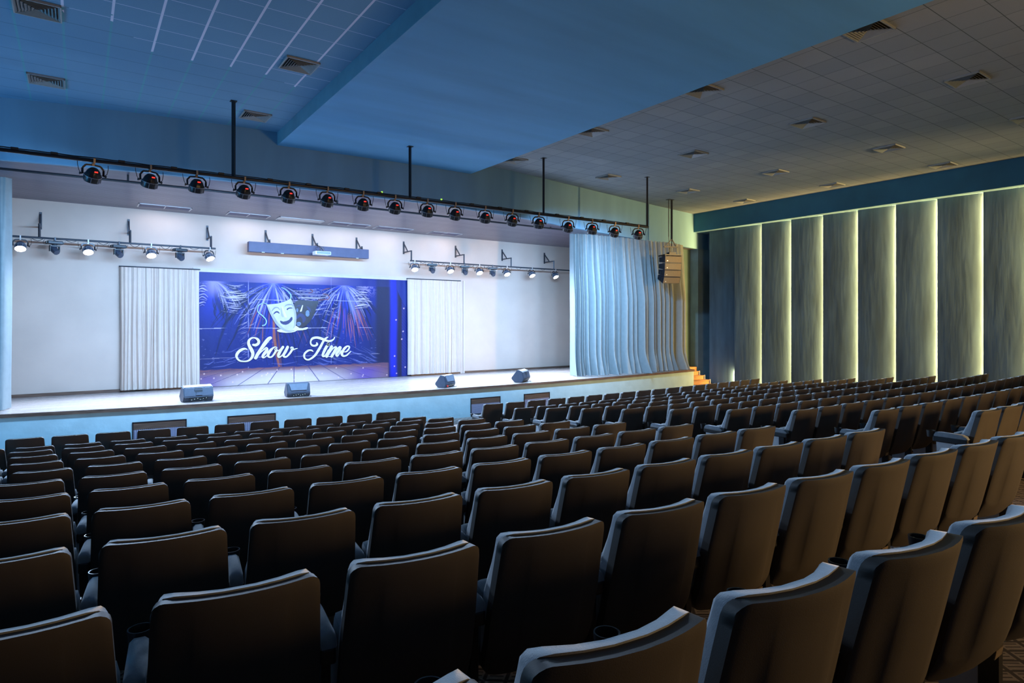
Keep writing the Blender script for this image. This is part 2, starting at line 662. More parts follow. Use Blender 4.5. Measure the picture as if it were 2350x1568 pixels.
bm = bmesh.new()
e2 = [(x, y + .02) for x, y in edge]
fr = [[(x, y, -.02), (x, y, ZS - .07)] for x, y in e2]
bk = [[(x, y + .12, -.02), (x, y + .12, ZS - .07)] for x, y in e2]
grid_solid(bm, fr, bk)
box(bm, (20.1, arc(RS, 20.2) + .02, -.02), (20.2, 17.3, ZS - .004))
struct(bm_obj('wall_stage_front', bm, M['stage_front'], smooth=40))

YBW = 19.83
bm = bmesh.new()
# white back wall with the opening that holds the printed backdrop
zt = EYE + 3.09
box(bm, (-9, YBW, ZS - .02), (2.78, YBW + .3, zt + .02))
box(bm, (9.6, YBW, ZS - .02), (20.5, YBW + .3, zt + .02))
box(bm, (2.78, YBW, EYE + 1.44), (9.6, YBW + .3, zt + .02))
struct(bm_obj('wall_back', bm, M['white_wall']))
bm = bmesh.new()
box(bm, (2.72, YBW + .3, ZS - .02), (9.66, YBW + .4, EYE + 1.5))
struct(bm_obj('wall_niche', bm, M['white_wall']))
bm = bmesh.new()
box(bm, (2.70, YBW - .045, EYE + 1.43), (9.5, YBW, EYE + 1.53), bevel=.008)
box(bm, (2.70, YBW - .06, EYE + 1.525), (9.5, YBW, EYE + 1.55))
struct(bm_obj('trim_2', bm, M['white_trim']))                  # white ledge over the opening
bm = bmesh.new()
box(bm, (11.55, YBW - .05, ZS), (11.62, YBW, EYE + 1.52))
box(bm, (11.70, YBW - .03, ZS), (11.76, YBW, EYE + 1.50))
struct(bm_obj('trim_3', bm, M['white_trim']))                  # white upright beside the curtain
bm = bmesh.new()
box(bm, (-9, YBW - .03, ZS), (.96, YBW, ZS + .085))
struct(bm_obj('baseboard_left', bm, M['edge_wood']))
bm = bmesh.new()
box(bm, (11.76, YBW - .03, ZS), (20.4, YBW, ZS + .07))
struct(bm_obj('baseboard_right', bm, M['edge_wood']))

# stage ceiling: dark slats from the wall over the stage to the back wall
bm = bmesh.new()
pl = [p for p in plan if p[0] < 22.6]
fr = [[(x, y + .005, beam_z(x) + .004), (x, YBW + .02, zt)] for x, y in pl]
bk = [[(x, y + .005, beam_z(x) + .06), (x, YBW + .02, zt + .06)] for x, y in pl]
grid_solid(bm, fr, bk)
struct(bm_obj('ceiling_stage', bm, M['slats']))

# wings: closing walls left and right of the stage, dark return wall and pilaster at the right
bm = bmesh.new()
box(bm, (-9.1, 17.4, ZS), (-9, 20.2, zt + .1))
struct(bm_obj('wall_wing_left', bm, M['dark_wall']))
bm = bmesh.new()
box(bm, (20.3, 17.35, -.02), (22.5, 17.5, beam_z(21) + .05))
struct(bm_obj('wall_wing_right', bm, M['dark_wall']))
bm = bmesh.new()
box(bm, (21.53, 16.92, -.02), (22.5, 17.34, beam_z(22) + .01), bevel=.012)
struct(bm_obj('trim_4', bm, M['pilaster']))

# ---------------------------------------------------------------- right wall: saw-tooth panels with light behind every edge
FY = [16.17, 14.98, 13.79, 12.60, 11.42, 10.24, 9.07, 7.91, 6.75, 5.59, 4.43, 3.27, 2.1, .9]
ZSOF = EYE + 3.74
XF = 21.48
FY = [y * 1.0085 for y in FY]


def wall_floor(y):
    return floor_z(sqrt((XF - XC) ** 2 + (YC - y) ** 2)) - .03


wr = bmesh.new()
box(wr, (22.3, YB, 0), (22.5, 17.4, ZC))
wall_right = struct(bm_obj('wall_right', wr, M['wall_blue']))
for k in range(len(FY) - 1):
    y0, y1 = FY[k], FY[k + 1]
    zf = 0
    depth = .08 if k else .07
    bm = bmesh.new()
    yn = y1 - .12 if k else y1 - .01
    n = 8
    f, b = [], []
    for i in range(n + 1):
        t = i / n
        y = y0 + (yn - y0) * t
        x = XF + depth * t
        f.append([(x, y, zf), (x, y, ZSOF + .01)])
        b.append([(x + .03, y, zf), (x + .03, y, ZSOF + .01)])
    grid_solid(bm, f, b)
    struct(bm_obj('wall_panel', bm, M['wall_blue'], parent=wall_right))
for k in range(1, len(FY) - 1):
    y = FY[k]
    if k == 1:
        area_light('wall_strip_light', (XF + .04, y - .05, .50), (.05, 1, 0), .02, .62, P_STRIP * .16, (1, .72, .30), wall_right)
        continue
    zf = wall_floor(y)
    area_light('wall_strip_light', (XF + .042, y - .06, (zf + ZSOF) / 2), (.25, .97, 0), .02, ZSOF - zf - .1, P_STRIP, C_STRIP, wall_right)
bm = bmesh.new()
box(bm, (XF - .32, YB, ZSOF), (22.5, 17.3, ZC))
sof = bm_obj('trim_5', bm, [M['soffit_blue'], M['upper']])
for p in sof.data.polygons:
    if p.normal.z < -.5:
        p.material_index = 1
struct(sof)

# ---------------------------------------------------------------- steps beside the stage
t = empty('stage_steps', (20.72, 16.2, 0))
tag(t, 'narrow wooden steps climbing to the stage beside the wall panels', 'steps')
treads = [(16.66, 16.92, .712), (16.40, 16.66, .555), (16.13, 16.40, .40), (15.86, 16.13, .24), (15.60, 15.86, .08)]
for (y0, y1, z) in treads:
    bm = bmesh.new()
    box(bm, (20.215 - 20.72, y0 - 16.2, 0), (21.23 - 20.72, y1 - 16.2, z), bevel=.006)
    box(bm, (20.215 - 20.72, y0 - 16.2 - .02, z - .03), (21.25 - 20.72, y1 - 16.2, z + .004), bevel=.006)
    bm_obj('step', bm, M['step_wood'], t)
bm = bmesh.new()
box(bm, (20.215 - 20.72, 16.925 - 16.2, 0), (21.45 - 20.72, 17.34 - 16.2, .872))
bm_obj('landing', bm, M['step_wood'], t)
for (y0, y1, z) in treads:
    bm = bmesh.new()
    box(bm, (21.25 - 20.72, y0 - .035 - 16.2, max(z - .16, .0)), (21.275 - 20.72, y0 - .01 - 16.2, z + .02))
    bm_obj('step_edging', bm, M['white_trim'], t)

# ---------------------------------------------------------------- grilles in the stage front
for i, (x0, x1, lab) in enumerate(((.99, 2.06, 'framed mesh grille in the stage front, leftmost of the four'), (2.91, 3.99, 'framed mesh grille in the stage front below the back facing trapezoid monitor'),
                                   (9.40, 10.44, 'framed mesh grille in the stage front beside the centre aisle'), (11.32, 12.35, 'framed mesh grille in the stage front, rightmost of the four'))):
    xm = (x0 + x1) / 2
    ym = arc(RS, xm) + .02
    th = atan2(arc(RS, x1) - arc(RS, x0), x1 - x0)
    g = empty('floor_grille', (xm, ym, 0), th)
    hw = hypot(x1 - x0, arc(RS, x1) - arc(RS, x0)) / 2
    zt_, zb_ = EYE - 2.26, .06
    bm = bmesh.new()
    for lo, hi in (((-hw, -.02, zt_ - .025), (hw, .01, zt_)), ((-hw, -.02, zb_), (hw, .01, zb_ + .025)), ((-hw, -.02, zb_), (-hw + .025, .01, zt_)), ((hw - .025, -.02, zb_), (hw, .01, zt_))):
        box(bm, lo, hi)
    bm_obj('frame', bm, M['metal_black'], g)
    bm = bmesh.new()
    box(bm, (-hw + .02, -.008, zb_ + .02), (hw - .02, -.002, zt_ - .16))
    bm_obj('mesh_panel', bm, M['mesh'], g)
    bm = bmesh.new()
    box(bm, (-hw + .02, -.014, zt_ - .165), (hw - .02, -.003, zt_ - .02))
    bm_obj('top_board', bm, M['edge_wood'], g)
    tag(g, lab, 'grille', 'grilles in the stage front')

# ---------------------------------------------------------------- ceiling vents
def make_vent():
    r = empty('ceiling_vent')
    bm = bmesh.new()
    s = .285
    for lo, hi in (((-s, -s, -.034), (s, -s + .02, .0)), ((-s, s - .02, -.034), (s, s, .0)), ((-s, -s, -.034), (-s + .02, s, .0)), ((s - .02, -s, -.034), (s, s, .0))):
        box(bm, lo, hi)
    bm_obj('frame', bm, M['vent'], r)
    bm = bmesh.new()
    for k in range(7):
        a = .262 - k * .040
        z0, z1 = -.010 - .0 * k, .0
        # four slanting blades per ring
        for q in range(4):
            R = Matrix.Rotation(q * pi / 2, 3, 'Z')
            p = [Vector((-a, -a, -.034)), Vector((a, -a, -.034)), Vector((a - .028, -a + .028, -.006)), Vector((-a + .028, -a + .028, -.006))]
            vs = [bm.verts.new(R @ v) for v in p]
            vb = [bm.verts.new(R @ (v + Vector((0, 0, .003)))) for v in p]
            bm.faces.new(vs)
            bm.faces.new(vb)
            for i in range(4):
                bm.faces.new((vs[i], vs[(i + 1) % 4], vb[(i + 1) % 4], vb[i]))
    bm_obj('louvres', bm, M['vent'], r)
    bm = bmesh.new()
    box(bm, (-.26, -.26, -.0015), (.26, .26, -.0005))
    bm_obj('throat', bm, M['vent_dark'], r)
    return r


vent0 = make_vent()
first = True
bays = [(-.48, [14.42, 11.18], 'in the left tiled bay, outer line'), (3.17, [14.28, 11.0], 'in the left tiled bay, inner line'),
        (9.95, [14.07, 10.88, 7.71, 4.64], 'in the line along the lowered ceiling'), (13.5, [14.01, 10.77, 7.6, 4.53], 'in the second line out from the lowered ceiling'),
        (17.2, [13.94, 10.68, 7.5, 4.6], 'in the third line out from the lowered ceiling'), (20.35, [13.88, 10.6, 7.42, 4.3], 'in the line nearest the side wall')]
for bx, ys, where in bays:
    for i, y in enumerate(ys):
        v = vent0 if first else copy_thing(vent0, (0, 0, 0))
        first = False
        v.location = (bx, y, ZC - .001)
        tag(v, 'louvred ceiling vent %s, %s from the stage' % (where, ORD[i + 1]), 'vent', 'ceiling vents')

# ---------------------------------------------------------------- recessed fluorescent fittings of the stage ceiling
def stage_ceil_z(x, y):
    yb = float(np.interp(x, [p[0] for p in plan], [p[1] for p in plan]))
    t_ = (y - yb) / (YBW - yb)
    return beam_z(x) * (1 - t_) + zt * t_


TROF = [(1.30, 2.58, 'at the left end'), (3.50, 4.66, 'second from the left'), (4.90, 6.26, 'above the projector'), (6.50, 7.78, 'fourth from the left'), (8.0, 9.3, 'fifth from the left'), (10.0, 11.2, 'at the right end')]
for i, (x0, x1, where) in enumerate(TROF):
    y0, y1 = 18.98, 19.5
    zc_ = stage_ceil_z((x0 + x1) / 2, 19.25)
    r = empty('ceiling_light', ((x0 + x1) / 2, 19.25, zc_))
    hx, hy = (x1 - x0) / 2, (y1 - y0) / 2
    bm = bmesh.new()
    for lo, hi in (((-hx, -hy, -.012), (-hx + .035, hy, .02)), ((hx - .035, -hy, -.012), (hx, hy, .02)), ((-hx, -hy, -.006), (hx, -hy + .02, .02)), ((-hx, hy - .02, -.006), (hx, hy, .02)), ((-.012, -hy, -.006), (.012, hy, .02))):
        box(bm, lo, hi)
    bm_obj('frame', bm, M['troffer'], r)
    bm = bmesh.new()
    box(bm, (-hx + .03, -hy + .015, -.004), (hx - .03, hy - .015, .012))
    bm_obj('reflector', bm, M['troffer'] if i == 2 else M['screen_box'], r)
    area_light('ceiling_light_lamp', (0, 0, -.02), (0, 0, -1), 2 * hx - .1, 2 * hy - .06, P_TROFFER, C_TROFFER, r)
    tag(r, 'flush fluorescent fitting in the stage ceiling, ' + where, 'ceiling light', 'fittings in the stage ceiling')

# ================================================================ curtains
def curtain(name, path, z0, z1, folds, amp, m, seed, rows=14, per=14, thick=.012, flare=0.0, pinch=.35, wvar=(.55, 1.5)):
    """pleated cloth along a plan path; folds deepen towards the hem"""
    rng = random.Random(seed)
    P = [np.array(p) for p in catmull(path, 12)]
    d = [0]
    for a, b in zip(P, P[1:]):
        d.append(d[-1] + float(np.linalg.norm(b - a)))
    LN = d[-1]
    wd = [rng.uniform(*wvar) for _ in range(folds)]
    tot = sum(wd)
    acc = np.concatenate([[0], np.cumsum([w / tot for w in wd])])
    am = [rng.uniform(.55, 1.15) * min(1.25, .45 + .55 * w) for w in wd]
    sk = [rng.uniform(-.6, .6) for _ in range(folds)]
    ph = [rng.uniform(0, 6.28) for _ in range(folds)]
    n = folds * per
    px = np.interp(np.linspace(0, LN, n + 1), d, [p[0] for p in P])
    py = np.interp(np.linspace(0, LN, n + 1), d, [p[1] for p in P])
    front, back = [], []
    for i in range(n + 1):
        s = i / n
        k = min(int(np.searchsorted(acc, s, side='right')) - 1, folds - 1)
        k = max(k, 0)
        u = (s - acc[k]) / (acc[k + 1] - acc[k])
        tx = px[min(i + 1, n)] - px[max(i - 1, 0)]
        ty = py[min(i + 1, n)] - py[max(i - 1, 0)]
        l = hypot(tx, ty)
        nx, ny = ty / l, -tx / l          # towards the hall
        cf, cb = [], []
        for j in range(rows + 1):
            v = j / rows                   # 0 top, 1 hem
            a = amp * am[k] * (pinch + (1 - pinch) * min(1, v * 2.2)) * (1 + flare * max(0, v - .85) * 5)
            w = 2 * pi * u
            f = (.5 - .5 * cos(w + sk[k] * sin(w) * (.5 + .5 * v))) ** .75
            top = .16 * sin(3 * w + ph[k]) * max(0, 1 - v * 3.2)
            hem = .20 * sin(2 * w + ph[k] + 9 * v) * max(0, v - .9) * 10 * flare
            off = a * (f + top + hem) - amp * .35
            sway = .02 * sin(v * 3 + k) * v
            x = px[i] + nx * off + tx / l * sway
            y = py[i] + ny * off + ty / l * sway
            z = z1 + (z0 - z1) * v
            cf.append((x, y, z))
            cb.append((x - nx * thick, y - ny * thick, z))
        front.append(cf)
        back.append(cb)
    bm = bmesh.new()
    grid_solid(bm, front, back)
    return bm_obj(name, bm, m, smooth=60)


c = curtain('stage_curtain', [(14.22, 16.62), (14.9, 16.42), (16.5, 16.25), (18.4, 16.38), (19.6, 16.50), (20.28, 16.62)], ZS + .012, EYE + 3.115, 36, .36, M['velvet'], 4, rows=22, per=12, flare=.6, wvar=(.35, 1.9))
tag(c, 'long blue grey velvet stage curtain drawn to the side behind the hanging speakers', 'curtain', 'velvet stage curtains')
c = curtain('stage_curtain', [(-4.6, 17.6), (-3.2, 17.5), (-1.98, 17.5), (-1.20, 17.45)], ZS + .012, EYE + 3.155, 15, .26, M['velvet'], 11, rows=18, per=12, flare=.6, wvar=(.4, 1.7))
tag(c, 'blue velvet stage curtain at the left frame edge, mostly cut off', 'curtain', 'velvet stage curtains')

for xa, xb, seed, lab in ((.93, 2.85, 3, 'white pleated curtain at the left side of the printed backdrop'), (9.40, 11.52, 8, 'white pleated curtain at the right side of the printed backdrop')):
    r = empty('backdrop_curtain', ((xa + xb) / 2, 19.70, ZS))
    tag(r, lab, 'curtain', 'white curtains beside the backdrop')
    xm = (xa + xb) / 2
    c = curtain('cloth', [(xa - xm, .0), (-.3, .0), (.3, .0), (xb - xm, .0)], .055, EYE + 1.47 - ZS, 19, .065, M['white_cloth'], seed, rows=16, per=10, flare=.15, pinch=.6, wvar=(.3, 1.8))
    c.parent = r
    bm = bmesh.new()
    cyl(bm, (xa - xm - .03, .02, EYE + 1.49 - ZS), (xb - xm + .03, .02, EYE + 1.49 - ZS), .016, 8)
    for k in range(5):
        x = xa - xm + (xb - xa) * k / 4
        box(bm, (x - .012, .02, EYE + 1.475 - ZS), (x + .012, .13, EYE + 1.50 - ZS))
    bm_obj('curtain_rail', bm, M['bracket'], r)

# ================================================================ printed backdrop
ART = json.loads(r'''{"SHOW":[[[4.16,-0.86,0.02],[4.13,-0.83,0.04],[4.05,-0.83,0.07],[3.94,-0.89,0.08],[3.87,-0.99,0.08],[3.87,-1.08,0.06],[3.94,-1.17,0.05],[4.05,-1.2,0.04],[4.18,-1.19,0.05],[4.28,-1.11,0.07],[4.32,-0.99,0.09],[4.29,-0.88,0.1],[4.24,-0.78,0.09],[4.2,-0.68,0.08],[4.21,-0.58,0.07],[4.28,-0.51,0.05],[4.37,-0.5,0.04],[4.45,-0.54,0.07],[4.49,-0.61,0.08],[4.47,-0.68,0.08],[4.4,-0.72,0.08],[4.33,-0.71,0.06]],[[4.6,-0.85,0.01],[4.7,-0.7,0.03],[4.81,-0.56,0.03],[4.85,-0.52,0.05],[4.83,-0.49,0.05],[4.76,-0.53,0.07],[4.66,-0.66,0.08],[4.55,-0.84,0.08],[4.46,-0.99,0.09],[4.4,-1.11,0.09]],[[4.35,-1.12,0.01],[4.4,-1.11,0.02],[4.45,-1.11,0.02]],[[4.45,-1.09,0.01],[4.53,-0.96,0.03],[4.64,-0.86,0.04],[4.71,-0.82,0.07],[4.72,-0.89,0.09],[4.65,-0.99,0.09],[4.6,-1.07,0.07],[4.63,-1.11,0.04],[4.7,-1.07,0.03],[4.75,-1.0,0.02]],[[5.03,-0.81,0.02],[4.96,-0.79,0.03],[4.86,-0.86,0.07],[4.78,-0.97,0.09],[4.76,-1.05,0.07],[4.8,-1.1,0.05],[4.88,-1.08,0.05],[4.96,-0.97,0.06],[5.0,-0.89,0.07],[4.99,-0.85,0.07],[4.97,-0.87,0.05]],[[5.02,-0.91,0.04],[5.07,-0.9,0.03],[5.12,-0.87,0.03]],[[5.2,-0.8,0.08],[5.14,-0.89,0.08],[5.08,-1.0,0.09],[5.06,-1.07,0.07],[5.09,-1.11,0.05],[5.18,-1.05,0.04],[5.28,-0.9,0.06],[5.34,-0.8,0.08]],[[5.34,-0.81,0.08],[5.28,-0.94,0.08],[5.22,-1.04,0.08],[5.24,-1.1,0.06],[5.31,-1.1,0.05],[5.4,-1.01,0.06],[5.47,-0.9,0.07],[5.49,-0.84,0.08],[5.46,-0.83,0.08]],[[5.48,-0.9,0.04],[5.57,-0.87,0.03],[5.64,-0.85,0.02]]],"TIME":[[[6.13,-0.96,0.03],[6.09,-0.93,0.05],[6.03,-0.92,0.05],[5.96,-0.94,0.06],[5.88,-1.01,0.06],[5.85,-1.09,0.06],[5.88,-1.18,0.05],[5.97,-1.22,0.05],[6.08,-1.18,0.06],[6.2,-1.08,0.07],[6.29,-0.95,0.08],[6.38,-0.8,0.08],[6.46,-0.65,0.07],[6.53,-0.56,0.06],[6.61,-0.51,0.03]],[[6.25,-0.69,0.04],[6.26,-0.74,0.07],[6.2,-0.78,0.06],[6.11,-0.77,0.06],[6.06,-0.71,0.05],[6.06,-0.63,0.05],[6.11,-0.55,0.07],[6.23,-0.52,0.07],[6.35,-0.54,0.08],[6.48,-0.59,0.08],[6.61,-0.64,0.06],[6.72,-0.63,0.06],[6.8,-0.58,0.04],[6.83,-0.52,0.03]],[[6.57,-0.81,0.09],[6.51,-0.92,0.09],[6.46,-1.03,0.08],[6.44,-1.1,0.07],[6.48,-1.13,0.05],[6.54,-1.07,0.03],[6.62,-0.93,0.03]],[[6.62,-0.74,0.11],[6.62,-0.75,0.11]],[[6.73,-0.82,0.09],[6.65,-0.98,0.09],[6.57,-1.14,0.08]],[[6.62,-1.09,0.03],[6.75,-0.91,0.04],[6.84,-0.84,0.05],[6.88,-0.87,0.08],[6.82,-0.98,0.08],[6.73,-1.14,0.08]],[[6.79,-1.1,0.03],[6.9,-0.93,0.04],[6.99,-0.84,0.05],[7.03,-0.87,0.07],[6.96,-0.97,0.09],[6.89,-1.07,0.08],[6.91,-1.13,0.06],[6.96,-1.1,0.04],[7.05,-0.96,0.03]],[[6.46,-1.14,0.02],[6.62,-1.14,0.02],[6.78,-1.15,0.02]],[[7.13,-1.01,0.02],[7.23,-0.99,0.05],[7.31,-0.9,0.05],[7.32,-0.84,0.05],[7.26,-0.82,0.05],[7.17,-0.88,0.08],[7.1,-0.98,0.08],[7.07,-1.07,0.09],[7.12,-1.14,0.06],[7.23,-1.12,0.05],[7.31,-1.05,0.04],[7.37,-1.0,0.03]]],"comedy":[[4.72,0.51],[4.89,0.53],[5.06,0.55],[5.19,0.59],[5.32,0.64],[5.44,0.71],[5.48,0.64],[5.51,0.55],[5.55,0.45],[5.59,0.33],[5.61,0.19],[5.61,0.08],[5.6,-0.04],[5.59,-0.13],[5.56,-0.2],[5.52,-0.25],[5.46,-0.29],[5.36,-0.31],[5.26,-0.3],[5.17,-0.26],[5.11,-0.21],[5.04,-0.14],[4.97,-0.06],[4.91,0.05],[4.86,0.15],[4.81,0.25],[4.77,0.35],[4.74,0.44]],"base":[[5.02,-0.29],[5.06,-0.26],[5.12,-0.24],[5.22,-0.27],[5.36,-0.3],[5.48,-0.27],[5.54,-0.22],[5.59,-0.14],[5.63,-0.16],[5.7,-0.21],[5.8,-0.22],[5.91,-0.19],[5.97,-0.19],[5.98,-0.22],[5.91,-0.26],[5.8,-0.28],[5.63,-0.29],[5.56,-0.33],[5.46,-0.35],[5.29,-0.36],[5.12,-0.34],[5.05,-0.32]],"leye":[[4.91,0.2],[4.93,0.26],[4.97,0.3],[5.02,0.32],[5.07,0.3],[5.1,0.26],[5.09,0.23],[5.05,0.26],[5.01,0.27],[4.96,0.24]],"reye":[[5.31,0.38],[5.34,0.41],[5.39,0.43],[5.46,0.43],[5.51,0.4],[5.44,0.4],[5.38,0.39],[5.35,0.36],[5.33,0.34]],"mouth":[[5.11,0.01],[5.13,0.02],[5.21,-0.01],[5.31,0.01],[5.39,0.05],[5.43,0.11],[5.46,0.14],[5.49,0.12],[5.49,0.05],[5.44,-0.02],[5.37,-0.08],[5.29,-0.11],[5.21,-0.1],[5.14,-0.06]],"nose":[[5.16,0.46],[5.19,0.46],[5.32,0.15],[5.3,0.11],[5.26,0.13],[5.23,0.19]],"tragedy":[[5.53,0.48],[5.55,0.56],[5.6,0.63],[5.7,0.67],[5.87,0.67],[6.05,0.65],[6.19,0.65],[6.31,0.65],[6.29,0.56],[6.25,0.48],[6.22,0.37],[6.17,0.23],[6.12,0.12],[6.03,-0.02],[5.92,-0.13],[5.78,-0.21],[5.68,-0.2],[5.61,-0.16],[5.59,-0.13],[5.61,0.08],[5.59,0.33]],"t_eye1":[[5.6,0.45],[5.64,0.49],[5.7,0.52],[5.76,0.51],[5.72,0.48],[5.65,0.46]],"t_eye2":[[5.92,0.48],[5.99,0.46],[6.05,0.4],[6.07,0.29],[6.02,0.32],[5.97,0.39]],"t_nose":[[5.8,0.52],[5.82,0.5],[5.78,0.32],[5.75,0.3],[5.72,0.31]],"t_ck1":[[5.67,0.35],[5.67,0.33],[5.66,0.31],[5.65,0.29],[5.63,0.29],[5.62,0.31],[5.61,0.33],[5.6,0.35],[5.61,0.38],[5.62,0.4],[5.63,0.41],[5.65,0.41],[5.66,0.4],[5.67,0.38]],"t_ck2":[[6.02,0.25],[6.02,0.2],[6.0,0.17],[5.98,0.15],[5.95,0.15],[5.92,0.17],[5.9,0.2],[5.9,0.25],[5.9,0.29],[5.92,0.33],[5.95,0.35],[5.98,0.35],[6.0,0.33],[6.02,0.29]],"t_chin":[[5.76,-0.08],[5.75,-0.11],[5.73,-0.13],[5.7,-0.15],[5.67,-0.15],[5.64,-0.13],[5.62,-0.11],[5.61,-0.08],[5.62,-0.05],[5.64,-0.03],[5.67,-0.02],[5.7,-0.02],[5.73,-0.03],[5.75,-0.05]],"t_mouth":[[5.62,0.09,0.05],[5.7,0.18,0.09],[5.78,0.19,0.11],[5.85,0.08,0.11],[5.83,-0.02,0.05]],"brow1":[[4.87,0.31,0.02],[4.91,0.37,0.03],[4.97,0.42,0.04],[5.05,0.42,0.03],[5.1,0.36,0.02]],"brow2":[[5.25,0.45,0.01],[5.3,0.5,0.03],[5.37,0.52,0.04],[5.46,0.52,0.03],[5.54,0.48,0.01]],"rib1":[[4.74,0.52,0.02],[4.62,0.55,0.02],[4.5,0.49,0.03],[4.46,0.37,0.02],[4.48,0.27,0.03],[4.61,0.16,0.03],[4.7,0.05,0.03],[4.71,-0.04,0.03],[4.67,-0.11,0.03],[4.6,-0.13,0.03]],"rib2":[[5.44,0.71,0.03],[5.44,0.83,0.04],[5.36,0.92,0.02],[5.26,1.0,0.02],[5.17,1.05,0.02]],"rib3":[[6.31,0.68,0.02],[6.49,0.7,0.03],[6.63,0.72,0.03],[6.66,0.79,0.03],[6.58,0.86,0.02],[6.45,0.89,0.02]],"rib4":[[6.42,0.99,0.01],[6.54,1.04,0.03],[6.67,1.07,0.02]],"rib5":[[6.0,0.9,0.02],[6.09,0.92,0.02],[6.12,0.97,0.03],[6.05,1.02,0.02]]}''')
BX0, BX1, BZ0, BZ1 = 2.74, 9.52, -1.915, 1.435       # relative to eye height
BY_ = 19.80


def fract_noise(x, y, seed):
    """cheap value noise on arrays"""
    rs = np.random.RandomState(seed)
    G = rs.rand(64, 64)
    xi, yi = np.floor(x).astype(int), np.floor(y).astype(int)
    fx, fy = x - xi, y - yi
    fx, fy = fx * fx * (3 - 2 * fx), fy * fy * (3 - 2 * fy)
    g = lambda a, b: G[a % 64, b % 64]
    return (g(xi, yi) * (1 - fx) + g(xi + 1, yi) * fx) * (1 - fy) + (g(xi, yi + 1) * (1 - fx) + g(xi + 1, yi + 1) * fx) * fy


def sstep(a, b, x):
    t_ = np.clip((x - a) / (b - a), 0, 1)
    return t_ * t_ * (3 - 2 * t_)


NX, NZ = 560, 290
gx = np.linspace(BX0, BX1, NX)
gz = np.linspace(BZ0, BZ1, NZ)
X, Z = np.meshgrid(gx, gz)
col = np.zeros((NZ, NX, 3))


def lay(c, a):
    global col
    a = np.clip(a, 0, 1)[..., None]
    col = col * (1 - a) + np.array(c) * a


def seg(pts, w, taper=.2):
    """soft edged stroke through points, returns coverage"""
    P = np.array(pts, float)
    out = np.zeros(X.shape)
    m_ = w * 1.4 + .01
    i0, i1 = np.searchsorted(gx, [P[:, 0].min() - m_, P[:, 0].max() + m_])
    j0, j1 = np.searchsorted(gz, [P[:, 1].min() - m_, P[:, 1].max() + m_])
    if i1 <= i0 or j1 <= j0:
        return out
    XX, ZZ = X[j0:j1, i0:i1], Z[j0:j1, i0:i1]
    best = np.full(XX.shape, 9.0)
    tt = np.zeros(XX.shape)
    n = len(P) - 1
    for i in range(n):
        ax, az = P[i]
        bx, bz = P[i + 1]
        dx, dz = bx - ax, bz - az
        t_ = np.clip(((XX - ax) * dx + (ZZ - az) * dz) / (dx * dx + dz * dz + 1e-9), 0, 1)
        d = np.hypot(XX - ax - t_ * dx, ZZ - az - t_ * dz)
        m = d < best
        best = np.where(m, d, best)
        tt = np.where(m, (i + t_) / n, tt)
    ww = w * (taper + (1 - taper) * np.sin(np.pi * np.clip(tt, .0, 1)))
    out[j0:j1, i0:i1] = sstep(1.3, .35, best / np.maximum(ww, 1e-4))
    return out


mott = fract_noise(X * 2.6, Z * 2.6, 1) * .65 + fract_noise(X * 8, Z * 8, 2) * .35
dep = sstep(-1.45, 1.1, Z)
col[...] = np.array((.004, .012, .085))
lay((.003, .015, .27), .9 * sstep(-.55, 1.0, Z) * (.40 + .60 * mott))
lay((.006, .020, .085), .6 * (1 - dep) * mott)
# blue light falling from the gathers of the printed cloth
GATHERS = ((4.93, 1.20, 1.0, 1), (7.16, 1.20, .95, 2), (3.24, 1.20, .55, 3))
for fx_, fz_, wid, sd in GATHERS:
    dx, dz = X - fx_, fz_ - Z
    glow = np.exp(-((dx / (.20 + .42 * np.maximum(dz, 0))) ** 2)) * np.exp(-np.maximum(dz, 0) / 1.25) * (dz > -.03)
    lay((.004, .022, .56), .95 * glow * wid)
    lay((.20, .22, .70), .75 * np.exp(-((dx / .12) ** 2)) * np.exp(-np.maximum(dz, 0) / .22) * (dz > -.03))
rs = np.random.RandomState(5)
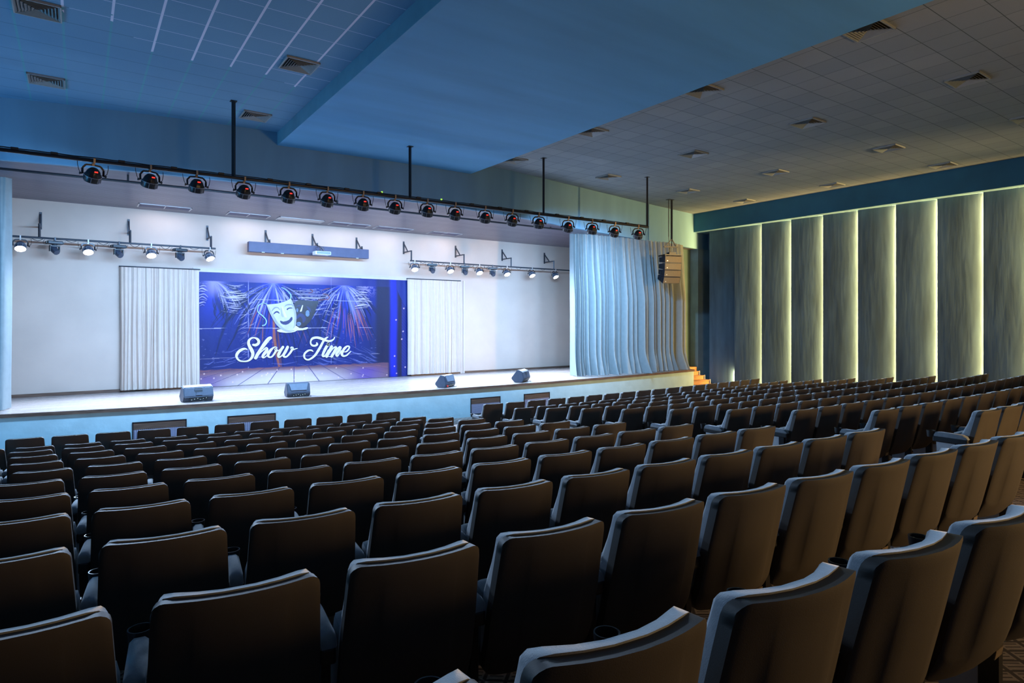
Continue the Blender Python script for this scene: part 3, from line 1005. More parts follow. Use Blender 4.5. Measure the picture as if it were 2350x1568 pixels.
# dark valleys and pale creases that run away from the gathers
for fx_, fz_, wid, sd in GATHERS:
    for k in range(46):
        a = rs.uniform(-1.22, 1.22)
        if wid < .6 and a < 0:
            continue
        l0, l1 = rs.uniform(.08, .7), rs.uniform(1.0, 2.9) * wid
        sag = rs.uniform(.1, .35) * abs(a)
        pts = []
        for t_ in np.linspace(0, 1, 7):
            r_ = l0 + (l1 - l0) * t_
            aa = a * (1 - .30 * t_) + .05 * sin(5 * t_ + k)
            pts.append((fx_ + sin(aa) * r_, fz_ - cos(aa) * r_ * .95 + sag * t_ * (1 - t_)))
        lay((.002, .006, .045), seg(pts, rs.uniform(.014, .065)) * rs.uniform(.3, .75))
    for k in range(46):
        a = rs.choice([-1, 1]) * rs.uniform(.22, 1.30)
        if wid < .6 and a < 0:
            continue
        l0 = rs.uniform(.06, .45)
        l1 = l0 + rs.uniform(.25, 1.35) * wid
        pts = []
        for t_ in np.linspace(0, 1, 7):
            r_ = l0 + (l1 - l0) * t_
            aa = a * (1 - .22 * t_)
            pts.append((fx_ + sin(aa) * r_ * 1.05, fz_ - cos(aa) * r_))
        lay((.30, .32, .50) if rs.rand() < .6 else (.12, .15, .46), seg(pts, rs.choice([.007, .010, .015, .024])) * rs.uniform(.3, .95))
    if wid > .6:
        for k in range(20 if sd == 2 else 8):
            a = rs.uniform(-.55, .62)
            l0 = rs.uniform(.55, 1.0)
            l1 = min(l0 + rs.uniform(.6, 1.3), 2.15)
            pts = []
            for t_ in np.linspace(0, 1, 8):
                r_ = l0 + (l1 - l0) * t_
                aa = a * (1 - .12 * t_) + .010 * sin(5 * t_ + k)
                pts.append((fx_ + sin(aa) * r_, fz_ - cos(aa) * r_))
            c_ = (.30, .085, .045) if rs.rand() < .55 else (.24, .09, .14)
            lay(c_, seg(pts, rs.uniform(.008, .022)) * rs.uniform(.4, .9))
# broad copper fold under the masks
lay((.26, .085, .04), seg([(4.93, .1), (4.95, -.5), (5.02, -1.0), (5.10, -1.42)], .050, .7) * .85)
lay((.14, .045, .04), seg([(5.04, -.2), (5.10, -.8), (5.16, -1.42)], .03, .6) * .8)
lay((.20, .07, .06), seg([(4.62, -.15), (4.60, -.62)], .02, .6) * .8)
# swags: pale creases hanging between the gathers
for xa, xb, top, sag, n in ((3.42, 4.20, 1.12, .10, 19), (5.2, 6.72, 1.10, .13, 24), (6.78, 7.0, 1.05, .10, 6), (2.80, 3.1, 1.08, -.12, 9), (7.45, 8.2, 1.12, -.10, 14)):
    for k in range(n):
        z0 = top - k * (.80 / n) - rs.uniform(0, .03)
        u0 = rs.uniform(0, .30)
        u1 = rs.uniform(.6, 1.0)
        pts = []
        for t_ in np.linspace(u0, u1, 8):
            pts.append((xa + (xb - xa) * t_, z0 - sag * 4 * t_ * (1 - t_) * (.5 + .5 * k / n) + .012 * sin(9 * t_ + k * 2)))
        lay((.40, .41, .50), seg(pts, rs.choice([.005, .008, .013, .020])) * rs.uniform(.3, .95) * sstep(-.1, .5, Z))
        pts2 = [(a, b - .035) for a, b in pts]
        lay((.003, .008, .10), seg(pts2, .014) * .7)
# short creases along the seams
for xs_ in (4.20, 6.73):
    for k in range(44):
        z0 = rs.uniform(-1.2, 1.0)
        s_ = rs.choice([-1, 1])
        l = rs.uniform(.08, .34)
        up = rs.uniform(.0, .9)
        lay((.40, .41, .50), seg([(xs_ + s_ * .02, z0), (xs_ + s_ * l * .5, z0 + l * up * .5 * s_ * (1 if xs_ < 5 else -1)), (xs_ + s_ * l, z0 + l * up * s_ * (1 if xs_ < 5 else -1))], rs.uniform(.004, .011)) * rs.uniform(.3, .9) * (.35 + .65 * sstep(-.9, .4, Z)))
# long draped lines at the foot
for k in range(34):
    xm_ = rs.uniform(2.9, 8.4)
    z0 = rs.uniform(-1.38, -.75)
    l = rs.uniform(.25, .8)
    sl = (xm_ - 5.0) * -.16 + rs.uniform(-.1, .1)
    lay((.10, .13, .36), seg([(xm_, z0), (xm_ + l * .5, z0 + sl * l * .5 - .05), (xm_ + l, z0 + sl * l)], rs.uniform(.006, .022)) * rs.uniform(.25, .7))
for k in range(120):
    xm_ = rs.uniform(2.8, 8.5)
    z0 = rs.uniform(-1.4, -.2)
    lay((.17, .20, .42), seg([(xm_, z0), (xm_ + rs.uniform(.03, .10), z0 + rs.uniform(-.03, .03))], rs.uniform(.004, .010)) * rs.uniform(.2, .6))
# plain band along the top with a pale stage light glow
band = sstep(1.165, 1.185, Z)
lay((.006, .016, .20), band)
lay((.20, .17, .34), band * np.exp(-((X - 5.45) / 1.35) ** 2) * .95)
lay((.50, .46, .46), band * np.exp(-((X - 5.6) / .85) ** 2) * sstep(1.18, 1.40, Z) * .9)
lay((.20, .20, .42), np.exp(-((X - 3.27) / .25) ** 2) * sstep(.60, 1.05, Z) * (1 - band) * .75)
lay((.22, .22, .42), np.exp(-((X - 7.95) / .28) ** 2) * sstep(.75, 1.05, Z) * (1 - band) * .55 * (fract_noise(X * 30, Z * 34, 6) > .4))
# printed curtain at the right
lay((.003, .008, .055), sstep(8.20, 8.36, X) * .92 * (1 - band * .4))
wob = .05 * np.sin(Z * 1.3 + .4)
core = np.exp(-((X - 8.90 - wob * .6 + .02 * Z) / .14) ** 4)
lay((.003, .012, .36), core * .97)
lay((.004, .016, .19), sstep(9.20, 9.23, X) * .95 * (1 - .45 * (np.sin((X + Z) * 60) > .75)))
swag = (X > 9.02 + .40 * np.clip((1.2 - Z) / .75, 0, 1.6) ** 1.4) & (Z > .30)
lay((.004, .02, .21), swag * .95)
# printed boards at the foot
fl = 1 - sstep(-1.45, -1.41, Z - .03 * fract_noise(X * 6, Z * 0 + 2, 61))
fl = fl * (1 - sstep(8.68, 8.76, X))
dz = (-1.40 - Z)
lay((.115, .06, .105), fl)
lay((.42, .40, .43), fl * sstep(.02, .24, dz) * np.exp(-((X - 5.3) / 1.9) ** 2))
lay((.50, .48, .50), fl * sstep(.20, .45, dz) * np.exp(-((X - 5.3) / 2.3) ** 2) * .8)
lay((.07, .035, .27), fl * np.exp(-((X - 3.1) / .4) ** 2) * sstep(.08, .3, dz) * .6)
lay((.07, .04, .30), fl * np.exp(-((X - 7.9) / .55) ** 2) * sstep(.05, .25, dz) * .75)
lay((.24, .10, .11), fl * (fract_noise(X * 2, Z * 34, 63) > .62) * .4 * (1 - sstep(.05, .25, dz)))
for k in range(-9, 10):
    xl = 5.55 + k * .42 * (1 + dz * 1.55 * (1 + .1 * abs(k)))
    lay((.025, .02, .15), fl * (np.abs(X - xl) < .014) * .85)
# seams of the sheet and its little lights
for zz, a in ((.66, .8), (-.21, .75), (-1.09, .35)):
    lay((.36, .38, .50), (np.abs(Z - zz - .012 * np.sin(X * 2)) < .008) * a * sstep(.25, .55, fract_noise(X * 2.4, X * 0 + zz * 9, 71)) * (X < 8.4))
for xx, a in ((4.20, .8), (6.73, .7), (4.62, .3)):
    lay((.20, .22, .44), (np.abs(X - xx) < .011) * a * sstep(.2, .6, fract_noise(X * 0 + xx, Z * 7, 73)) * (1 - fl))
rs = np.random.RandomState(12)
for k in range(30):
    a, b = rs.uniform(2.9, 9.3), rs.uniform(-1.85, -1.50)
    lay((.6, .46, .44), np.exp(-(((X - a) ** 2 + (Z - b) ** 2) / .00030)))
for a, b in ((9.0, .05), (9.27, -.35), (9.22, -.62), (8.95, -1.2), (9.3, .45), (9.35, -1.6)):
    lay((.6, .5, .6), np.exp(-(((X - a) ** 2 + (Z - b) ** 2) / .0004)))
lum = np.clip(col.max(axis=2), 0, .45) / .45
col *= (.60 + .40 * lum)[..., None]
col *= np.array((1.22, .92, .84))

# the sheet itself: a slightly rippled vinyl banner
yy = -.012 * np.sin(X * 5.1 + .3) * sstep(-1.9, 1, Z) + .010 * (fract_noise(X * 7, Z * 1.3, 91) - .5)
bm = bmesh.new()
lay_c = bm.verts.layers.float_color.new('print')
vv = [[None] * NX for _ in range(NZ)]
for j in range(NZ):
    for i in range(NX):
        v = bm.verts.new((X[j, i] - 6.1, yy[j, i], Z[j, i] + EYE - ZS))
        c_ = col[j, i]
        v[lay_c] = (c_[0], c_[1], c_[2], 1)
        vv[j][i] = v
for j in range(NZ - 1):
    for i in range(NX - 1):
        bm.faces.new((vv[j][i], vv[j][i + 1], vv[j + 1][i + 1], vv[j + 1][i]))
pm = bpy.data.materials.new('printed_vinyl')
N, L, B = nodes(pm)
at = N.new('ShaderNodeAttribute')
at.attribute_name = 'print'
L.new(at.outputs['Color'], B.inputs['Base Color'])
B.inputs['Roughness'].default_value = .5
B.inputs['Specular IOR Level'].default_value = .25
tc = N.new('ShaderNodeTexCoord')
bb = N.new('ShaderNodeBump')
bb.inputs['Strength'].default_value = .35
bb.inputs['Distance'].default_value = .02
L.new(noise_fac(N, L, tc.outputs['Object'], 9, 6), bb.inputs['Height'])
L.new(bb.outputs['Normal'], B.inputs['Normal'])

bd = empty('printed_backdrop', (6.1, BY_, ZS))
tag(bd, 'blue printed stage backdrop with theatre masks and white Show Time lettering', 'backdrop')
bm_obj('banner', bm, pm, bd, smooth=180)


def bw(x, z):
    return Vector((x - 6.1, 0, z + EYE - ZS))


def ribbon_mesh(strokes, y, sub=5, hgrow=1.0):
    """flat lettering: strokes are centre lines with a width"""
    bm = bmesh.new()
    for si, s in enumerate(strokes):
        P = catmull(s, sub)
        pts = [bw(p[0], p[1]) for p in P]
        L_, R_ = [], []
        yo = y - .0006 * si
        for i, p in enumerate(pts):
            d = pts[min(i + 1, len(pts) - 1)] - pts[max(i - 1, 0)]
            if d.length < 1e-6:
                d = Vector((1, 0, 0))
            d.normalize()
            n_ = Vector((d.z, 0, -d.x))
            w = P[i][2] * .5 * hgrow
            L_.append(Vector((p.x, yo, p.z)) + n_ * w)
            R_.append(Vector((p.x, yo, p.z)) - n_ * w)
        th = Vector((0, .003, 0))
        grid_solid(bm, [[a, b] for a, b in zip(L_, R_)], [[a + th, b + th] for a, b in zip(L_, R_)])
        for p, w in ((pts[0], P[0][2]), (pts[-1], P[-1][2])):
            lathe(bm, (p.x, yo + .0035, p.z), (0, -1, 0), [(0, w * .5 * hgrow), (.0032, w * .5 * hgrow)], 14)
    return bm


def flat(polys, y):
    bm = bmesh.new()
    for k, q in enumerate(polys):
        prism(bm, [bw(a, b) + Vector((0, y - .0004 * k, 0)) for a, b in q], (0, .003, 0))
    return bm


ink = dict(
    white=mat('print_white', (.56, .44, .38), .5, noise=.02, nscale=5),
    bone=mat('print_bone', (.42, .36, .33), .45, noise=.12, nscale=3.2),
    pale=mat('print_pale', (.53, .43, .38), .45, noise=.04, nscale=4),
    navy=mat('print_navy', (.006, .010, .075), .45, noise=.2, nscale=5),
    slate=mat('print_slate', (.16, .155, .165), .45, noise=.15, nscale=6),
    slate2=mat('print_grey', (.27, .245, .235), .45, noise=.15, nscale=6),
    dark=mat('print_dark', (.004, .009, .022), .35, noise=.4, nscale=6),
    steel=mat('print_steel', (.08, .12, .20), .4, noise=.3, nscale=9),
    sky=mat('print_sky', (.20, .32, .42), .45, noise=.1, nscale=6),
    maroon=mat('print_maroon', (.12, .012, .025), .45, noise=.2, nscale=6))
bm_obj('lettering', ribbon_mesh(ART['SHOW'], -.034), ink['white'], bd)['label'] = 'white script word Show'
bm_obj('lettering', ribbon_mesh(ART['TIME'], -.034), ink['white'], bd)['label'] = 'white script word Time'
tm = bm_obj('tragedy_mask', flat([ART['tragedy']], -.024), ink['dark'], bd)
tm['label'] = 'dark weeping mask'
bm_obj('eye', flat([ART['t_eye1'], ART['t_eye2']], -.027), ink['navy'], tm)
bm_obj('nose', flat([ART['t_nose']], -.0275), ink['pale'], tm)
bm_obj('cheek', flat([ART['t_ck1'], ART['t_ck2'], ART['t_chin']], -.027), ink['steel'], tm)
bm_obj('mouth', ribbon_mesh([ART['t_mouth']], -.0272), ink['navy'], tm)
cm = bm_obj('comedy_mask', flat([ART['comedy']], -.030), ink['bone'], bd)
cm['label'] = 'pale smiling mask'
bm_obj('mask_foot', flat([ART['base']], -.033), ink['pale'], cm)
bm_obj('eye', flat([ART['leye'], ART['reye']], -.036), ink['navy'], cm)
bm_obj('mouth', flat([ART['mouth']], -.036), ink['navy'], cm)
bm_obj('nose', flat([ART['nose']], -.036), ink['white'], cm)
sh_ = ART['comedy']
n_ = len(sh_)
left_ = sh_[-1:-13:-1]
bm_obj('shading', ribbon_mesh([[(a + .03 + .012 * i / 3, b, .03 + .05 * sin(pi * i / 11)) for i, (a, b) in enumerate(left_)],
                               [(a - .035, b, .02 + .035 * sin(pi * i / 8)) for i, (a, b) in enumerate(sh_[6:15])],
                               [(x - .06, z + .02, .05) for x, z in ART['nose'][4:6]] + [(ART['nose'][0][0] - .02, ART['nose'][0][1] - .05, .02)]], -.0335), ink['slate2'], cm)
bm_obj('brow', ribbon_mesh([ART['brow1'], ART['brow2']], -.036), ink['slate'], cm)
bm_obj('ribbon', ribbon_mesh([ART['rib1'], ART['rib2']], -.023), ink['sky'], bd)['label'] = 'pale blue mask ribbons'
bm_obj('ribbon', ribbon_mesh([ART['rib3'], ART['rib4'], ART['rib5']], -.020), ink['maroon'], bd)['label'] = 'dark red mask ribbons'

# ================================================================ stage lamps
def par_lamp(name, axis, lit, yaw=0):
    """hanging can lamp, clamp at the pipe is the origin"""
    r = empty(name)
    ax = Vector(axis).normalized()
    side = Vector((1, 0, 0))
    piv = Vector((0, 0, -.262))
    bm = bmesh.new()
    box(bm, (-.016, -.062, -.058), (.016, .040, -.042))
    box(bm, (-.016, -.064, -.058), (.016, -.050, .034))
    box(bm, (-.018, -.012, -.10), (.018, .012, -.05))
    bm_obj('clamp', bm, M['troffer'] if lit else M['clamp'], r)
    bm = bmesh.new()
    hw = .168
    pts = [(-hw, 0, piv.z), (-hw, 0, -.155), (-hw * .70, 0, -.092), (0, 0, -.08), (hw * .70, 0, -.092), (hw, 0, -.155), (hw, 0, piv.z)]
    for a, b in zip(pts, pts[1:]):
        bar(bm, a, b, .014, .032)
    for s in (-1, 1):
        lathe(bm, (s * hw, 0, piv.z), (s, 0, 0), [(0, .012), (.03, .012), (.03, .026), (.045, .026)], 8)
    bm_obj('yoke', bm, M['metal_black'], r)
    bm = bmesh.new()
    o = piv - ax * .13
    lathe(bm, o, ax, [(0, 0), (0, .052), (.012, .070), (.05, .102), (.12, .126), (.15, .130)], 12, phase=pi / 12)
    body = bm_obj('housing', bm, M['metal_black'] if not lit else M['speaker'], r, smooth=28)
    bm = bmesh.new()
    lathe(bm, o + ax * .14, ax, [(0, .128), (.004, .134), (.10, .134), (.11, .128)], 16, cap=False)
    bm_obj('lens_ring', bm, M['metal_black'] if not lit else M['speaker'], r, smooth=40)
    bm = bmesh.new()
    a_, u_, w_ = frame(ax)
    lathe(bm, o + ax * .14, ax, [(-.004, .130), (-.004, .143), (.010, .143), (.010, .130)], 16, cap=False)
    for k in range(8):
        d = u_ * cos(2 * pi * (k + .5) / 8) + w_ * sin(2 * pi * (k + .5) / 8)
        bar(bm, o + ax * .15 + d * .138, o + ax * .25 + d * .134, .012, .010)
    bm_obj('guard', bm, M['rib'], r)
    bm = bmesh.new()
    lathe(bm, o + ax * .235, ax, [(0, .132), (.006, .120), (.012, .0)], 16)
    bm_obj('lens', bm, M['lens'] if lit else M['dark_lens'], r, smooth=60)
    if not lit:
        # red figures on the slanting back of the housing, towards the hall
        up = Vector((0, -ax.z, ax.y)).normalized()
        if up.y > 0:
            up = -up
        bm = bmesh.new()
        c0 = o + ax * .034 + up * .082 + Vector((.012, 0, 0))
        tdir = (ax * .055 + up * .035).normalized()
        nrm = tdir.cross(side).normalized()
        if nrm.y > 0:
            nrm = -nrm
        prism(bm, [c0 + side * sx_ * .027 + tdir * sy_ * .011 + nrm * .006 for sx_, sy_ in ((-1, -1), (1, -1), (1, 1), (-1, 1))], nrm * .004)
        bm_obj('display', bm, M['red_led'], r)
    rng = random.Random(hash(name) % 100)
    bm = bmesh.new()
    tube(bm, [(-.25, .0, -.05), (-.24, .02, -.10), (-.215, .03, -.20), (-.17, .06, -.25), (-.09, .05, piv.z + .03)], .006, 5)
    tube(bm, [(.24, .0, -.05), (.25, .02, -.11), (.235, .03, -.21), (.19, .06, -.25), (.09, .05, piv.z + .03)], .006, 5)
    bm_obj('cable', bm, M['cable'], r)
    return r


def moving_head(tilt):
    r = empty('moving_head_lamp')
    bm = bmesh.new()
    box(bm, (-.016, -.05, -.062), (.016, .03, -.034))
    box(bm, (-.016, -.052, -.06), (.016, -.040, .03))
    bm_obj('clamp', bm, M['bracket'], r)
    bm = bmesh.new()
    box(bm, (-.16, -.11, -.145), (.16, .11, -.06), bevel=.02)
    box(bm, (-.185, -.05, -.12), (-.155, .05, -.085))
    box(bm, (.155, -.05, -.12), (.185, .05, -.085))
    bm_obj('base', bm, M['speaker_dark'], r)
    bm = bmesh.new()
    lathe(bm, (0, 0, -.145), (0, 0, -1), [(0, .06), (.03, .055)], 12)
    box(bm, (-.10, -.05, -.20), (.10, .05, -.17))
    box(bm, (-.11, -.045, -.32), (-.085, .045, -.17), bevel=.01)
    box(bm, (.085, -.045, -.32), (.11, .045, -.17), bevel=.01)
    bm_obj('yoke', bm, M['speaker_dark'], r)
    bm = bmesh.new()
    ax = Vector((sin(tilt), -.75, -.65)).normalized()
    lathe(bm, Vector((0, 0, -.285)) - ax * .12, ax, [(0, 0), (0, .055), (.03, .08), (.10, .086), (.20, .074), (.23, .07), (.23, .05), (.215, 0)], 8, phase=.39)
    bm_obj('head', bm, M['speaker'], r, smooth=30)
    bm = bmesh.new()
    tube(bm, [(-.20, .0, -.045), (-.23, .01, -.08), (-.235, .0, -.14), (-.20, -.02, -.16), (-.17, 0, -.11)], .006, 5)
    tube(bm, [(.225, .0, -.045), (.22, .01, -.07), (.18, 0, -.10)], .006, 5)
    bm_obj('cable', bm, M['cable'], r)
    return r


# ---- pipe in front of the stage, hung from the ceiling
def pipe_y(x):
    return 13.6 - .021 * (x - 2.6)


PZ = EYE + 2.94
px0, px1 = -3.0, 14.56
pr = empty('lighting_pipe', (2.6, 13.6, PZ))
tag(pr, 'long black lighting pipe hung on drop poles in front of the stage', 'lighting pipe')
bm = bmesh.new()
cyl(bm, (px0 - 2.6, pipe_y(px0) - 13.6, 0), (px1 - 2.6, pipe_y(px1) - 13.6, 0), .036, 12)
bm_obj('pipe', bm, M['metal_black'], pr, smooth=40)
for x, zt_ in ((-1.6, ZC), (2.6, ZC), (6.51, ZD), (10.5, ZC), (14.53, ZC)):
    bm = bmesh.new()
    y = pipe_y(x) - 13.6
    bar(bm, (x - 2.6, y, .02), (x - 2.6, y, zt_ - PZ), .055, .055)
    box(bm, (x - 2.6 - .06, y - .06, zt_ - PZ - .012), (x - 2.6 + .06, y + .06, zt_ - PZ))
    bm_obj('drop_pole', bm, M['metal_black'], pr)
bm = bmesh.new()
rng = random.Random(3)
pts = []
n = 90
for i in range(n + 1):
    x = px0 + (px1 - px0) * i / n
    pts.append((x - 2.6, pipe_y(x) - 13.6 + .012, .044 + .012 * rng.random()))
tube(bm, pts, .010, 5)
for x in (-.9, -.35, .66, 1.52, 2.36, 3.3, 4.1, 4.95, 5.72, 6.72, 8.2, 9.05, 9.9, 10.95, 11.85, 12.7, 13.65):
    box(bm, (x - 2.6 - .05, pipe_y(x) - 13.6 - .05, .02), (x - 2.6 + .06, pipe_y(x) - 13.6 + .03, .062), bevel=.01)
bm_obj('cable', bm, M['cable'], pr)
bm = bmesh.new()
for x in (6.12 - .33, 7.34):
    lathe(bm, (x - 2.6, pipe_y(x) - 13.6 - .02, .07), (0, 0, 1), [(-.02, 0), (-.012, .02), (0, .026), (.012, .02), (.02, 0)], 8)
bm_obj('marker_light', bm, M['green_led'], pr)

FRONT_X = [.23, 1.12, 1.92, 2.80, 3.69, 4.52, 5.34, 6.12, 6.96, 7.73, 8.61, 9.46, 10.33, 11.37, 12.26, 13.16, 14.14]
proto = None
for i, x in enumerate(FRONT_X):
    rng = random.Random(40 + i)
    if proto is None:
        o = proto = par_lamp('stage_lamp', (0, .50, -.86), False)
    else:
        o = copy_thing(proto, (0, 0, 0))
    o.location = (x, pipe_y(x), PZ)
    tw = (-.28 if i < 2 else -.12 if i < 4 else .04 * (i - 5)) + rng.uniform(-.06, .06)
    o.rotation_euler = (rng.uniform(-.10, .10), 0, -min(tw, .5))
    tag(o, 'black stage lamp with red display, %s from the left on the front pipe' % ORD[i + 1], 'stage lamp', 'lamps on the front pipe')
    spot_light('stage_lamp_beam', (0, .085, -.37), (0, .85, -.52), radians(116), 1.0, P_PIPE, C_PIPE, o, .10)

# curtain track under the front of the stage ceiling
bm = bmesh.new()
for xa in (0,):
    cyl(bm, (-4.5, 16.0, EYE + 3.03), (2.3, 16.0, EYE + 3.085), .028, 8)
    cyl(bm, (2.3, 16.0, EYE + 3.085), (13.75, 16.0, EYE + 3.075), .028, 8)
for x in (-1.5, .9, 3.2, 5.6, 8.0, 10.4, 12.8):
    box(bm, (x - .02, 15.985, EYE + 3.06), (x + .02, 16.015, stage_ceil_z(x, 16.0) + .004))
tag(bm_obj('curtain_track', bm, M['metal_black'], smooth=40), 'thin dark curtain track running under the slatted stage ceiling', 'curtain track')


# ---- rails with brackets on the back wall
def wall_rail(xa, xb, brackets, label, loops):
    zr = EYE + 2.065
    r = empty('lighting_rail', (brackets[0], YBW, zr))
    bx = brackets[0]
    bm = bmesh.new()
    cyl(bm, (xa - bx, -.62, 0), (xb - bx, -.62, 0), .026, 10)
    bm_obj('pipe', bm, M['bracket'], r, smooth=40)
    for b in brackets:
        x = b - bx
        bm = bmesh.new()
        box(bm, (x - .028, -.022, .28), (x + .028, -.002, .72))
        bar(bm, (x, -.01, .335), (x, -.64, .335), .035, .035)
        bar(bm, (x, -.012, .66), (x, -.33, .345), .03, .03)
        bar(bm, (x, -.62, .35), (x, -.62, 0), .04, .04)
        bm_obj('bracket', bm, M['bracket'], r)
    bm = bmesh.new()
    rng = random.Random(int(xa * 10) + 5)
    for c_ in loops:
        d = rng.uniform(.05, .12)
        x = c_ - bx
        tube(bm, [(x - .11, -.60, -.02), (x - .06, -.585, -d * .7), (x, -.58, -d), (x + .06, -.585, -d * .7), (x + .11, -.60, -.02)], .007, 5)
    bm_obj('cable', bm, M['cable'], r)
    return tag(r, label, 'lighting rail', 'lighting rails on the back wall')


wall_rail(-4.4, 3.2, [-2.7, -.78, 1.13, 3.08], 'black lighting rail on wall brackets at the left of the projector housing', [-1.8, -.82, -.14, .54, 1.24, 1.95, 2.66])
wall_rail(9.26, 18.0, [9.30, 11.38, 13.45, 15.53], 'black lighting rail on wall brackets at the right of the projector housing', [9.75, 10.45, 11.1, 11.69, 12.35, 12.92, 13.83, 15.0, 16.6])
RZ = EYE + 2.065
lamp_lit = mh0 = None
lit_l = [(-1.15, .05), (.21, .12), (1.61, .10), (3.03, .45)]
lit_r = [(9.42, -.25), (10.80, -.05), (12.02, -.12), (13.24, -.10), (14.42, 0), (15.59, .05)]
for side_, items in (('left', lit_l), ('right', lit_r)):
    for i, (x, yaw) in enumerate(items):
        if lamp_lit is None:
            o = lamp_lit = par_lamp('lit_stage_lamp', (0, -.60, -.80), True)
            o.scale = (.86, .86, .86)
        else:
            o = copy_thing(lamp_lit, (0, 0, 0))
        o.location = (x, YBW - .62, RZ)
        o.rotation_euler = (0, 0, yaw)
        tag(o, 'glowing white stage lamp, %s from the left on the %s hand wall rail' % (ORD[i + 1], side_), 'stage lamp', 'lit lamps on the wall rails')
        spot_light('lit_stage_lamp_beam', (0, -.165, -.45), (0, -.75, -.66), radians(118), 1.0, P_RAIL, C_RAIL, o, .10)
for side_, xs_ in (('left', [-.48, .87, 2.30]), ('right', [10.09, 11.41, 12.61])):
    for i, x in enumerate(xs_):
        if mh0 is None:
            o = mh0 = moving_head(.25)
        else:
            o = copy_thing(mh0, (0, 0, 0))
        o.location = (x, YBW - .62, RZ)
        o.rotation_euler = (0, 0, .3 if side_ == 'left' else -.35)
        tag(o, 'dark unlit moving head lamp, %s from the left on the %s hand wall rail' % (ORD[i + 1], side_), 'stage lamp', 'moving heads on the wall rails')

# ---- screen housing and projector over the backdrop
r = empty('screen_housing', (5.96, YBW - .56, EYE + 2.05))
bm = bmesh.new()
box(bm, (4.10 - 5.96, -.01, .0), (7.80 - 5.96, .22, .30), bevel=.012)
bm_obj('housing', bm, M['screen_box'], r)
bm = bmesh.new()
for x in (4.5, 5.05, 7.4):
    box(bm, (x - 5.96 - .04, -.02, -.012), (x - 5.96 + .04, .0, .006))
bm_obj('latch', bm, M['troffer'], r)
for x in (4.70, 6.13, 7.59):
    bm = bmesh.new()
    box(bm, (x - 5.96 - .028, .535, .30), (x - 5.96 + .028, .558, .74))
    bar(bm, (x - 5.96, .55, .33), (x - 5.96, .05, .33), .035, .035)
    bar(bm, (x - 5.96, .54, .66), (x - 5.96, .18, .34), .03, .03)
    box(bm, (x - 5.96 - .02, .05, .29), (x - 5.96 + .02, .10, .40))
    bm_obj('bracket', bm, M['bracket'], r)
tag(r, 'long grey blue screen housing on wall brackets above the backdrop', 'screen housing')
r = empty('projector', (6.12, 18.86, EYE + 2.03))
bm = bmesh.new()
box(bm, (-.24, -.15, 0), (.24, .17, .105), bevel=.02)
bm_obj('body', bm, M['proj'], r)
bm = bmesh.new()
box(bm, (-.20, -.158, .02), (.22, -.148, .09), bevel=.004)
bm_obj('front_panel', bm, M['proj_dark'], r)
bm = bmesh.new()
box(bm, (-.10, -.06, .105), (.10, .06, .12))
for a, b in (((-.06, 0, .12), (-.02, .1, .24)), ((.06, 0, .12), (.02, .1, .24)), ((0, .1, .24), (0, .40, .33))):
    bar(bm, a, b, .025, .025)
tube(bm, [(-.1, .05, .10), (-.16, .1, .22), (-.02, .2, .30), (.12, .18, .27), (.1, .1, .18)], .008, 5)
bm_obj('mount', bm, M['bracket'], r)
tag(r, 'small white projector hung in front of the long grey housing', 'projector')

